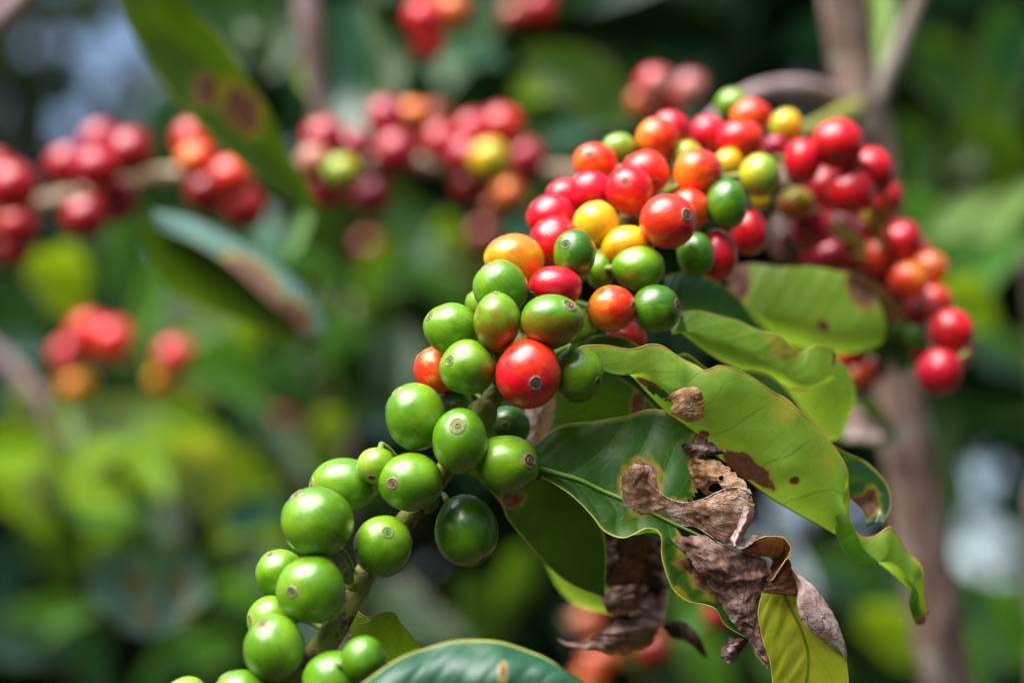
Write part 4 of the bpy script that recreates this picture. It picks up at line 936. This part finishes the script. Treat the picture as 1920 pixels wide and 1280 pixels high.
CHERRY_LABELS = {}
def cherry(px, py, w_, h_, d, cal, ca, cb, label, path, group, stalkmat, lo=False, gdir=None, brown=None):
    c = P(px, py, d); a = w_ / 2 * K * d; b = h_ / 2 * K * d; dep = 0.5 * (a + b)
    # direction of the calyx in the frame (right, up, towards the viewer)
    if cal is not None:
        ex = (cal[0] - px) / (w_ / 2); ey = -(cal[1] - py) / (h_ / 2); q = math.hypot(ex, ey)
        if q > 0.97: ex *= 0.97 / q; ey *= 0.97 / q; q = 0.97
        ax = np.array([ex, ey, math.sqrt(max(0.0, 1 - q * q))])
    else:
        i = np.argmin(((path - c) ** 2).sum(axis=1)); o_ = c - path[i]
        ax = np.array([o_ @ RGT, o_ @ UP, 0.0]); ax = ax / (np.linalg.norm(ax) + 1e-9); ax[2] = -0.12; ax /= np.linalg.norm(ax)
    t1 = np.cross(ax, (0.3, 0.9, 0.2)); t1 /= np.linalg.norm(t1); t2 = np.cross(ax, t1)
    sd = random.random() * 100; cs = random.uniform(0.62, 1.02); seg = 22 if lo else 40; ths = TH[::2] + [TH[-1]] if lo else TH
    def pt(th, ph):
        n = ax * math.cos(th) + (t1 * math.cos(ph) + t2 * math.sin(ph)) * math.sin(th)
        r = prof(th / cs if th < 0.3 else th) * (1 + 0.055 * N3(n * 1.0 + sd) + 0.016 * N3(n * 2.4 + sd))
        return n, (RGT * (n[0] * a) + UP * (n[1] * b) - FWD * (n[2] * dep)) * r
    if gdir is None: gd = np.array([random.uniform(-1, 1), random.uniform(-1, 1), random.uniform(-.3, .3)])
    else: gd = np.array(gdir, float)
    gd = gd / np.linalg.norm(gd)
    def build(ths_, closed_first):
        V = []; F = []; bp = []; st = []; tt = []; rp = []
        for i, th in enumerate(ths_):
            te = th * (cs + (1 - cs) * min(1.0, max(0.0, (th - 0.3) / 0.6)))
            for j in range(seg):
                ph = 2 * math.pi * j / seg; n, q = pt(te, ph)
                V.append(c + q); bp.append(n + sd); st.append((math.cos(ph) * 3.2 + sd, math.sin(ph) * 3.2, th * 0.7)); tt.append(th)
                rp.append(0.5 + 0.55 * float(n @ gd))
        for i in range(len(ths_) - 1):
            for j in range(seg):
                k = (j + 1) % seg; F.append((i * seg + j, (i + 1) * seg + j, (i + 1) * seg + k, i * seg + k))
        return V, F, {'bp': bp, 'streak': st, 'theta': tt, 'ripe': rp}
    V, F, at = build(ths, False)
    o = mesh_obj('coffee_cherry', V, F, M['berry'], None, at, origin=c)
    o['col_a'] = [float(x) for x in CO[ca]] ; o['col_b'] = [float(x) for x in CO[cb]]
    tag(o, label, 'cherry', group)
    V, F, at = build(THC, True)
    k = mesh_obj('calyx', V, F, M['calyx'], o, at)
    k['col_a'] = [float(x) for x in CO[ca]]
    k['brown'] = float(brown if brown is not None else (random.uniform(0.25, 0.6) if ca in ('g', 'dg', 'lg', 'g2') else 0.85))
    base = c + pt(math.pi - 0.05, 0)[1]
    i = np.argmin(((path - base) ** 2).sum(axis=1)); tgt = path[i]
    out = base - c; out = out / np.linalg.norm(out)
    L = np.linalg.norm(tgt - base)
    s = tube('stalk', [base - out * 0.0006, base + out * min(0.0025, 0.35 * L) + FWD * 0.3 * min(L, 0.012), tgt + (base - tgt) * 0.3 + FWD * 0.35 * min(L, 0.012), tgt], [.00095, .0008, .0008, .0010], stalkmat, o, 6, n=9)
    return o

mainpath = catmull(mp_, 200); mainpath = mainpath
droopp = catmull(pp(DROOP), 60); backp = catmull(pp(BACK), 120)
GM = 'cherries on the main fruiting branch'
MAINB = [
 # bottom, nearest
 (595, 978, 137, 131, .4530, (556, 922), 'g', 'g2', 'biggest green cherry, bare and round, leftmost in the middle of the green row', .3),
 (717, 1023, 112, 117, .4590, (730, 992), 'g', 'g2', 'green cherry with a pale yellow ring at its top, beside the twig node', .0),
 (526, 1075, 96, 94, .4640, (508, 1036), 'g2', 'g', 'green cherry half hidden behind the one with a tan ring facing out', .5),
 (583, 1105, 132, 128, .4490, (552, 1102), 'g', 'g2', 'green cherry with a round tan ring facing the viewer, low on the branch', .45),
 (508, 1163, 90, 94, .4570, (470, 1158), 'g2', 'lg', 'pale green cherry squeezed between two larger ones, low at the far left of the branch', .6),
 (513, 1216, 115, 132, .4450, (494, 1162), 'g', 'g2', 'green cherry with a pinkish cap, above the bottom edge', .6),
 (628, 1276, 122, 112, .4400, (664, 1246), 'g2', 'g', 'blurred green cherry with a pale pinkish tip cut by the bottom edge beside the twig', .6),
 (682, 1236, 84, 88, .4350, None, 'dg', 'g', 'small blurred dark green cherry in front of the small pale leaf', .3),
 (452, 1312, 116, 116, .4430, None, 'g2', 'g', 'green cherry cut off by the bottom edge, only its top showing', .4),
 (352, 1314, 90, 94, .4480, None, 'g2', 'lg', 'lowest green cherry, a thin rim at the bottom edge, farthest left', .4),
 # green middle
 (779, 781, 113, 129, .4660, (739, 724), 'g2', 'g', 'tall light green cherry left of the twig, below the half hidden orange red one', .3),
 (646, 909, 130, 104, .4710, (585, 905), 'g2', 'g', 'long green cherry lying sideways behind the smallest one', .3),
 (706, 873, 75, 70, .4640, (698, 894), 'lg', 'g2', 'smallest green cherry with a dark brown tip', .95),
 (769, 904, 122, 113, .4620, (739, 902), 'g', 'g2', 'green cherry with a purplish brown tip, next to the smallest cherry', .95),
 (863, 827, 106, 123, .4590, (859, 795), 'g2', 'g', 'upright light green cherry with a tan ring near its top, centre of the green group', .5),
 (949, 870, 127, 111, .4630, (994, 861), 'g', 'g2', 'green cherry with a white scar and grey tip touching the damaged leaf', .95),
 (875, 995, 119, 132, .4710, (909, 1047), 'dg', 'g', 'dark green cherry hanging alone below the others on a green stalk', .3),
 (862, 762, 92, 92, .4820, None, 'dg', 'g', 'shaded green cherry behind the light green pair, left of the bare twig', .3),
 (954, 800, 82, 80, .4850, (948, 796), 'dg', 'dg', 'dark shaded green cherry under the big red one, ring facing out', .3),
 # centre bunch
 (990, 702, 122, 133, .4600, (1004, 717), 'r', 'ro', 'big glossy red cherry with a brown ring facing the viewer, centre', 1.0),
 (878, 689, 106, 105, .4630, (843, 675), 'g', 'g2', 'green cherry with a pale ring on its left side, left of the big red one', .15),
 (818, 694, 86, 90, .4760, None, 'ro', 'o', 'orange red cherry half hidden at the left of the centre bunch', .8),
 (846, 616, 104, 98, .4690, (806, 592), 'g', 'g2', 'green cherry with its tip turned up left, left end of the centre bunch', .4),
 (931, 602, 88, 110, .4630, (929, 548), 'g2', 'bz', 'upright egg shaped green cherry with a bronze lower end, above the big red one', .4),
 (1035, 601, 119, 101, .4610, (1068, 572), 'g', 'bz', 'oval green cherry lying sideways, dark ring at its upper right', .8),
 (1084, 703, 96, 105, .4670, (1120, 715), 'g', 'g2', 'green cherry with a dark grey ring, right of the big red one', .4),
 (938, 538, 106, 102, .4710, (907, 494), 'g', 'g2', 'green cherry with a brownish tip on top, below the peach orange one', .8),
 (965, 485, 114, 94, .4840, None, 'o', 'y', 'peach orange cherry at the left shoulder of the bunch', .8),
 (1041, 538, 100, 78, .4760, (996, 556), 'cr', 'r', 'crimson oval cherry between green ones, just above the oval green cherry', .9),
 (1077, 476, 80, 92, .4800, (1059, 459), 'dg', 'g', 'dark green egg shaped cherry with a small ring in front of a pink one', .2),
 (1125, 508, 56, 72, .4920, None, 'g', 'g2', 'narrow green cherry between two bigger green cherries', .3),
 (1197, 503, 97, 86, .4880, None, 'g', 'g2', 'smooth round green cherry under the light orange one', .3),
 (1147, 578, 90, 87, .4780, (1187, 574), 'o', 'ro', 'yellow and red cherry with a brown streak, next to two green cherries', .9),
 (1230, 579, 92, 92, .4810, (1270, 573), 'dg', 'g', 'dark green cherry with a dark tip at its right, beside the yellow and red one', .9),
 (1174, 634, 78, 66, .4980, None, 'ro', 'r', 'orange red cherry peeping out above the long back-lit leaf', .8),
 (1086, 612, 66, 74, .4830, None, 'lg', 'g2', 'yellow green cherry mostly hidden behind the oval green one', .3),
 (899, 570, 54, 58, .4830, None, 'lg', 'g2', 'tiny sliver of pale green cherry behind the egg shaped one', .3),
 # ripe bunch
 (1042, 455, 102, 98, .4960, None, 'r', 'cr', 'pinkish red cherry behind the dark egg shaped green one', .8),
 (1035, 408, 96, 88, .5060, None, 'cr', 'r', 'pink cherry at the left side of the ripe bunch, left of the yellow one', .8),
 (1060, 372, 74, 76, .5160, None, 'cr', 'r', 'smaller pink cherry behind, at the upper left of the yellow one', .8),
 (1107, 359, 82, 78, .5110, None, 'r', 'cr', 'pink red cherry directly above the yellow one', .8),
 (1116, 304, 82, 74, .5210, (1104, 294), 'ro', 'o', 'orange red cherry farthest up left in the ripe bunch', .6),
 (1160, 279, 66, 60, .5310, None, 'lg', 'g2', 'small light green cherry at the top left of the ripe bunch', .3),
 (1210, 325, 92, 88, .5160, (1226, 345), 'r', 'ro', 'pinkish red cherry behind the orange red one with a pale ring', .7),
 (1180, 357, 90, 94, .5040, (1170, 345), 'ro', 'r', 'orange red cherry with a pale ring facing up, middle of the ripe bunch', .5),
 (1233, 260, 84, 78, .5320, None, 'o', 'ro', 'bright orange cherry on top in front of a red one', .8),
 (1257, 246, 78, 78, .5440, None, 'r', 'cr', 'red cherry just behind the bright orange top one', .8),
 (1117, 420, 86, 87, .4950, None, 'y', 'y', 'golden yellow cherry among the pink ones', .6),
 (1177, 464, 98, 84, .4920, None, 'o', 'y', 'light orange cherry with a yellow top above the smooth green one', .8),
 (1252, 415, 106, 105, .4880, (1285, 405), 'r', 'ro', 'shiny red cherry with a greyish pit at its right, largest of the ripe bunch', 1.0),
 (1292, 394, 78, 82, .5060, None, 'ro', 'o', 'orange red cherry tucked behind the largest shiny red one', .8),
 (1309, 324, 91, 91, .5110, None, 'o', 'ro', 'round orange cherry turning red on its right, above the dark green one', .8),
 (1288, 291, 58, 54, .5320, None, 'lg', 'ol', 'small olive green cherry behind the round orange one', .4),
 (1364, 383, 78, 95, .5050, None, 'dg', 'g', 'dark green cherry at the right of the round orange one', .3),
 (1425, 330, 76, 84, .5300, None, 'ol', 'lg', 'olive yellow cherry, the larger of two', .4),
 (1366, 308, 58, 58, .5460, None, 'ol', 'y', 'olive yellow cherry, the smaller of two', .4),
 (1328, 250, 70, 68, .5610, None, 'cr', 'r', 'pink crimson cherry on the upper edge between orange and red ones', .8),
 (1388, 262, 88, 74, .5510, None, 'r', 'ro', 'wide red cherry on the upper edge below the topmost orange one', .8),
 (1408, 218, 77, 64, .5620, None, 'ro', 'o', 'topmost orange cherry beside the yellow one', .8),
 (1372, 196, 63, 58, .5820, None, 'lg', 'g2', 'blurred light green cherry, highest of all on the branch', .4),
 (1474, 236, 61, 65, .5770, None, 'y', 'ol', 'blurred mustard yellow cherry at the top right of the ripe bunch', .6),
 (1346, 478, 74, 98, .5100, None, 'r', 'cr', 'red cherry partly behind a green one, low right of the ripe bunch', .8),
 (1305, 478, 71, 87, .5000, None, 'dg', 'g', 'dark green cherry in front of a red one, low right of the ripe bunch', .3),
 (1405, 435, 70, 88, .5300, None, 'r', 'dr', 'dark red cherry under the larger olive one', .8),
 (1453, 281, 54, 58, .5720, None, 'cr', 'mg', 'small magenta cherry below the mustard yellow one', .8),
 (1505, 303, 70, 86, .5620, None, 'cr', 'r', 'tall crimson cherry right of the small magenta one', .8),
 (1425, 372, 40, 44, .5500, None, 'ol', 'y', 'tiny olive cherry under the larger olive one, above the dark red one', .5),
]
for (px, py, w_, h_, d, cal, ca, cb, lab, brn) in MAINB:
    gd = (-0.1, -1, 0.1) if cb in ('bz', 'y') and ca in ('g', 'g2', 'o') else ((1, 0.2, 0.2) if (ca, cb) == ('o', 'ro') else None)
    if lab.startswith('light orange') : gd = (-.2, 1, 0)
    cherry(px, py, w_, h_, d, cal, ca, cb, lab, mainpath, GM, M['stalk'], gdir=gd, brown=brn)

GD = 'cherries on the drooping branch by the trunk'
DROOPB = [  # many reds darkened in the colour to stand in for canopy shade
 (1570, 270, 85, 81, .560, 'r', 'rd', 'large red blurred cherry nearest the fork of the trunk'),
 (1630, 322, 79, 78, .570, 'rd', 'r', 'red blurred cherry at the upper right shoulder against the trunk'),
 (1594, 359, 76, 74, .562, 'r', 'rd', 'red blurred cherry just below and left of the shoulder one'),
 (1490, 382, 62, 54, .575, 'br', 'ol', 'brownish orange small blurred cherry beside the tall crimson one'),
 (1518, 428, 68, 70, .582, 'mg', 'cr', 'magenta blurred cherry below the brownish small one'),
 (1560, 482, 62, 58, .595, 'mg', 'dr', 'dark magenta blurred cherry just above the broad folded leaf'),
 (1640, 400, 48, 50, .605, 'ol', 'br', 'small dull olive blurred cherry against the trunk'),
 (1585, 425, 60, 60, .615, 'dr', 'dr', 'very dark red blurred cherry in the shaded gap right of the magenta ones'),
 (1690, 453, 68, 72, .600, 'cr', 'rd', 'crimson blurred cherry over the right edge of the trunk'),
 (1645, 480, 60, 62, .608, 'br', 'ro', 'dull brick orange blurred cherry left of the crimson one at the trunk'),
 (1703, 528, 62, 60, .592, 'ro', 'o', 'bright orange red blurred cherry halfway down the drooping branch'),
 (1745, 504, 56, 54, .620, 'br', 'o', 'light brownish orange blurred cherry on the outer side of the drooping branch'),
 (1726, 582, 58, 54, .604, 'rd', 'dr', 'deep red blurred cherry under the bright orange red one'),
 (1783, 622, 71, 74, .582, 'rd', 'r', 'red blurred cherry farthest out at the drooping tip'),
 (1762, 697, 73, 75, .572, 'rd', 'cr', 'lowest red blurred cherry of the drooping branch'),
 (1722, 630, 46, 46, .604, 'g', 'dg', 'small green blurred cherry left of the outermost red one'),
 (1614, 608, 42, 42, .622, 'rd', 'dr', 'small red blurred cherry beside the end of the broad folded leaf'),
 (1592, 668, 48, 48, .632, 'dr', 'r', 'small dark red blurred cherry below the broad folded leaf'),
 (1610, 705, 56, 54, .632, 'br', 'ro', 'brown orange blurred cherry hanging lowest in front of the trunk'),
 (1546, 352, 72, 72, .600, 'dr', 'cr', 'dark red blurred cherry in the hollow behind the tall crimson one'),
 (1622, 436, 62, 62, .612, 'dr', 'mg', 'dark wine red blurred cherry under the small olive one at the trunk'),
 (1600, 478, 58, 58, .620, 'dr', 'br', 'shaded brown red blurred cherry between the dark magenta and brick orange ones'),
 (1482, 452, 62, 60, .600, 'mg', 'dr', 'shaded wine red blurred cherry left of the magenta one'),
 (1660, 372, 58, 60, .600, 'rd', 'dr', 'red blurred cherry below the shoulder one, against the trunk'),
 (1672, 560, 54, 54, .622, 'dr', 'r', 'shaded red blurred cherry left of the deep red one, inside the drooping bunch'),
 (1690, 618, 46, 46, .620, 'dg', 'g', 'dim dark green blurred cherry inside the drooping bunch'),
 (1752, 566, 56, 54, .612, 'r', 'br', 'red blurred cherry between the light brownish orange one and the drooping tip'),
 (1742, 660, 54, 54, .610, 'dr', 'r', 'shaded red blurred cherry behind the two lowest of the drooping tip'),
 (1640, 520, 52, 50, .625, 'dr', 'dr', 'very dark blurred cherry under the brick orange one'),
 (1690, 505, 50, 50, .625, 'dr', 'br', 'dark brown red blurred cherry behind the crimson and orange red ones on the drooping branch'),
 (1560, 312, 60, 60, .610, 'dr', 'cr', 'dark crimson blurred cherry behind and below the one nearest the fork'),
 (1540, 455, 56, 56, .610, 'mg', 'dr', 'small dark magenta blurred cherry tucked between the other two magenta ones'),
 (1620, 560, 44, 44, .640, 'dr', 'dr', 'tiny dark red blurred cherry above the small red one by the folded leaf'),
 (1572, 398, 62, 62, .625, 'dr', 'mg', 'shaded dark cherry in the gap between the magenta and the red shoulder cherries'),
 (1655, 440, 54, 56, .625, 'dr', 'rd', 'shaded red cherry left of the crimson one, against the trunk'),
 (1528, 478, 58, 58, .615, 'dr', 'mg', 'shaded dark cherry resting just above the broad folded leaf, left of the dark magenta one'),
 (1722, 478, 48, 50, .632, 'dr', 'cr', 'shaded crimson cherry behind the one over the trunk edge'),
 (1660, 590, 46, 46, .640, 'dr', 'dr', 'shaded dark cherry beside the dark green one inside the drooping bunch'),
 (1640, 690, 46, 48, .640, 'dr', 'br', 'shaded brown red cherry right of the lowest brown orange one'),
 (1790, 665, 50, 50, .605, 'dr', 'cr', 'dark red blurred cherry between the two lowest ones at the drooping tip'),
]
for (px, py, w_, h_, d, ca, cb, lab) in DROOPB:
    cherry(px, py, w_ * 1.18, h_ * 1.18, d, None, ca, cb, lab, droopp, GD, M['stalk'], lo=True)

GB = 'blurred cherries on the branch behind'
A_, B_, C_, D_, E_, F_ = ('in the bunch cut by the left edge', 'in the second bunch from the left', 'in the bunch beside the large blotched leaf', 'in the bunch with an olive one below the teal leaf',
    'in the small bunch right of the teal leaf', 'in the bunch with a yellow one, next to the sharp cherries')
BACKB = [
 (22, 352, 88, 86, .76, 'rd', 'cd', 'big pinkish red cherry ' + A_), (-8, 322, 70, 70, .79, 'cd', 'rd', 'topmost red cherry ' + A_), (32, 424, 72, 70, .76, 'ro', 'rd', 'orange red lower cherry ' + A_), (24, 468, 66, 64, .80, 'dr', 'dr', 'darkest lowest cherry ' + A_),
 (188, 266, 70, 72, .80, 'cd', 'rd', 'topmost cherry ' + B_), (245, 284, 80, 78, .76, 'cd', 'dr', 'large crimson cherry at the right top ' + B_), (126, 312, 74, 74, .78, 'cd', 'rd', 'leftmost cherry ' + B_), (182, 316, 78, 78, .755, 'rd', 'cd', 'bright red middle cherry ' + B_), (216, 376, 82, 78, .77, 'mg', 'cd', 'dark magenta cherry low on the right ' + B_), (160, 408, 76, 72, .75, 'rd', 'dr', 'bottom red cherry ' + B_),
 (360, 262, 70, 72, .76, 'rd', 'ro', 'pinkish top cherry ' + C_), (368, 300, 66, 62, .745, 'o', 'ro', 'orange cherry ' + C_), (430, 336, 76, 72, .735, 'rd', 'ro', 'bright red cherry ' + C_), (390, 362, 74, 74, .78, 'dr', 'cd', 'dark red left cherry ' + C_), (458, 392, 72, 78, .77, 'dr', 'rd', 'lowest dark red cherry ' + C_),
 (608, 258, 72, 70, .77, 'cd', 'rd', 'top left crimson cherry ' + D_), (658, 280, 66, 68, .785, 'cd', 'mg', 'top right crimson cherry ' + D_), (590, 302, 56, 58, .76, 'tn', 'br', 'dull brownish pink cherry ' + D_), (642, 322, 62, 58, .745, 'ol', 'lg', 'olive green cherry below the teal leaf, amid red ones'), (614, 358, 66, 66, .77, 'cd', 'dr', 'low left crimson cherry ' + D_), (698, 370, 68, 66, .80, 'mg', 'dr', 'low right dark cherry ' + D_), (652, 350, 50, 50, .81, 'dr', 'mg', 'dark hidden cherry under the olive one'),
 (722, 220, 66, 70, .80, 'cd', 'mg', 'upper crimson cherry ' + E_), (774, 216, 62, 50, .83, 'o', 'br', 'orange brown cherry ' + E_), (742, 286, 74, 74, .79, 'cd', 'mg', 'lower crimson cherry ' + E_), (818, 218, 56, 50, .87, 'dr', 'br', 'dark brown red cherry ' + E_),
 (826, 266, 66, 68, .80, 'rd', 'cd', 'leftmost pink cherry ' + F_), (886, 246, 68, 68, .80, 'cd', 'rd', 'upper pink cherry ' + F_), (940, 238, 74, 74, .79, 'rd', 'ro', 'topmost red cherry ' + F_), (872, 292, 68, 66, .785, 'cd', 'rd', 'middle crimson cherry ' + F_), (918, 299, 68, 68, .765, 'y', 'ol', 'mustard yellow blurred cherry at the middle of a red bunch'), (985, 298, 70, 70, .79, 'cd', 'mg', 'rightmost crimson cherry ' + F_), (882, 350, 62, 60, .80, 'cd', 'dr', 'low dark crimson cherry ' + F_), (956, 366, 62, 58, .79, 'o', 'br', 'orange low cherry ' + F_), (930, 392, 46, 46, .82, 'br', 'dr', 'lowest brown cherry ' + F_), (905, 268, 56, 56, .82, 'mg', 'cd', 'hidden back cherry ' + F_),
]
for (px, py, w_, h_, d, ca, cb, lab) in BACKB:
    cherry(px, py, w_ * 1.1, h_ * 1.1, d, None, ca, cb, lab, backp, GB, M['stalk'], lo=True)

# top bunches, dusky bunch and low far bunches: each hangs on its own short twig
def bunch(tw, label, rows, group, mat):
    b = empty('coffee_branch', P(*tw[0])); tag(b, label, 'branch')
    tube('twig', pp(tw), [.0016] * len(tw), M['twig'], b, 8)
    path = catmull(pp(tw), 30)
    for (px, py, w_, h_, d, ca, cb, lab) in rows:
        cherry(px, py, w_, h_, d, None, ca, cb, lab, path, group, M['stalk'], lo=True)

bunch([(760, -120, .86), (830, -10, .86), (830, 60, .87), (820, 110, .88)], 'short blurred twig at the top edge carrying a red and orange bunch', [
 (795, 36, 74, 76, .84, 'r', 'cr', 'pinkish red blurred cherry at the top edge, left in its bunch'), (852, 18, 72, 60, .85, 'o', 'br', 'orange blurred cherry at the top edge, right in its bunch'), (802, 84, 62, 62, .86, 'r', 'dr', 'lower red blurred cherry of the bunch at the top edge')], 'blurred cherries at the top edge', 'twig_tan')
bunch([(1060, -140, .90), (1010, -20, .90), (975, 45, .91)], 'second blurred twig at the top edge with a dark red pair', [
 (1010, 14, 64, 62, .88, 'r', 'dr', 'red blurred cherry cut by the top edge, middle of the picture'), (962, 30, 56, 52, .90, 'br', 'dr', 'brownish orange blurred cherry left of the red one cut by the top edge')], 'blurred cherries at the top edge', 'twig_tan')
bunch([(1330, 330, .80), (1290, 240, .80), (1240, 190, .80), (1205, 175, .80)], 'short blurred twig with a dusky bunch above the ripe cherries', [
 (1228, 160, 72, 70, .78, 'cr', 'tn', 'dusky pink blurred cherry, upper left of the bunch above the ripe cherries'), (1295, 164, 64, 62, .80, 'mg', 'tn', 'mauve blurred cherry, right of the bunch above the ripe cherries'), (1204, 194, 58, 56, .80, 'br', 'cr', 'brownish red blurred cherry, lowest left of the bunch above the ripe cherries'), (1255, 196, 56, 54, .79, 'ro', 'dr', 'brick red blurred cherry, centre of the bunch above the ripe cherries')], 'blurred dusky cherries', 'twig_mauve')
bunch([(60, 760, 1.02), (120, 700, 1.02), (190, 660, 1.02), (250, 690, 1.02)], 'far blurred twig with salmon red bunch near the left edge', [
 (165, 622, 74, 72, .96, 'ro', 'r', 'top salmon red cherry of the far bunch over the pale shrub'), (212, 640, 78, 82, .95, 'r', 'ro', 'right salmon red cherry of the far bunch over the pale shrub'), (130, 666, 70, 70, .97, 'r', 'cr', 'left salmon red cherry of the far bunch over the pale shrub'), (146, 722, 66, 64, .97, 'y', 'o', 'golden yellow blurred cherry below the salmon red ones')], 'far blurred cherries on the left', 'twig_mauve')
bunch([(400, 760, 1.02), (340, 720, 1.02), (310, 690, 1.02)], 'far blurred twig with a pink and orange pair', [
 (326, 668, 70, 70, .97, 'cr', 'ro', 'pink blurred cherry, upper of a far pair over the pale shrub'), (306, 714, 58, 54, .98, 'o', 'y', 'orange blurred cherry, lower of a far pair over the pale shrub')], 'far blurred cherries on the left', 'twig_mauve')
bunch([(640, 700, 1.37), (600, 770, 1.37), (560, 850, 1.37), (510, 1000, 1.37)], 'far dim twig behind the green cherries on their left', [
 (684, 622, 50, 36, 1.35, 'br', 'ro', 'small orange red blurred cherry far behind the left end of the centre bunch'), (568, 846, 46, 42, 1.35, 'tn', 'br', 'pinkish blurred cherry far behind the long sideways green one'), (522, 1012, 56, 50, 1.3, 'br', 'ro', 'salmon blurred cherry peeping out left of the biggest green one'), (524, 792, 54, 46, 1.4, 'dr', 'dr', 'dim dark red blurred cherry left of the light green cherry')], 'far blurred cherries behind the green ones', 'twig_tan')
bunch([(1240, 1320, .96), (1180, 1240, .96), (1110, 1180, .96), (1090, 1140, .96)], 'blurred twig low behind the shrivelled leaf', [
 (1100, 1165, 60, 56, .95, 'tn', 'br', 'pale orange blurred cherry behind the shrivelled leaf, uppermost'), (1125, 1235, 70, 56, .93, 'br', 'ro', 'orange red blurred cherry below the shrivelled leaf'), (1100, 1276, 60, 50, .95, 'br', 'o', 'orange blurred cherry at the bottom edge below the shrivelled leaf'), (1222, 1208, 64, 58, .95, 'dr', 'cr', 'crimson blurred cherry right below the shrivelled leaf'), (1322, 1152, 76, 56, .84, 'dr', 'r', 'dark red blurred cherry behind the wavy green leaf edge')], 'blurred cherries low behind the withered leaves', 'twig_tan')
bunch([(880, 520, 1.17), (900, 470, 1.17), (905, 440, 1.17)], 'dim twig behind the peach orange cherry', [
 (905, 440, 50, 50, 1.15, 'dr', 'dr', 'dim red blurred cherry far behind the peach orange one'), (690, 462, 46, 42, 1.4, 'dr', 'dr', 'dim brown blurred cherry far off below the bunch with an olive one')], 'dim far cherries', 'twig_tan')
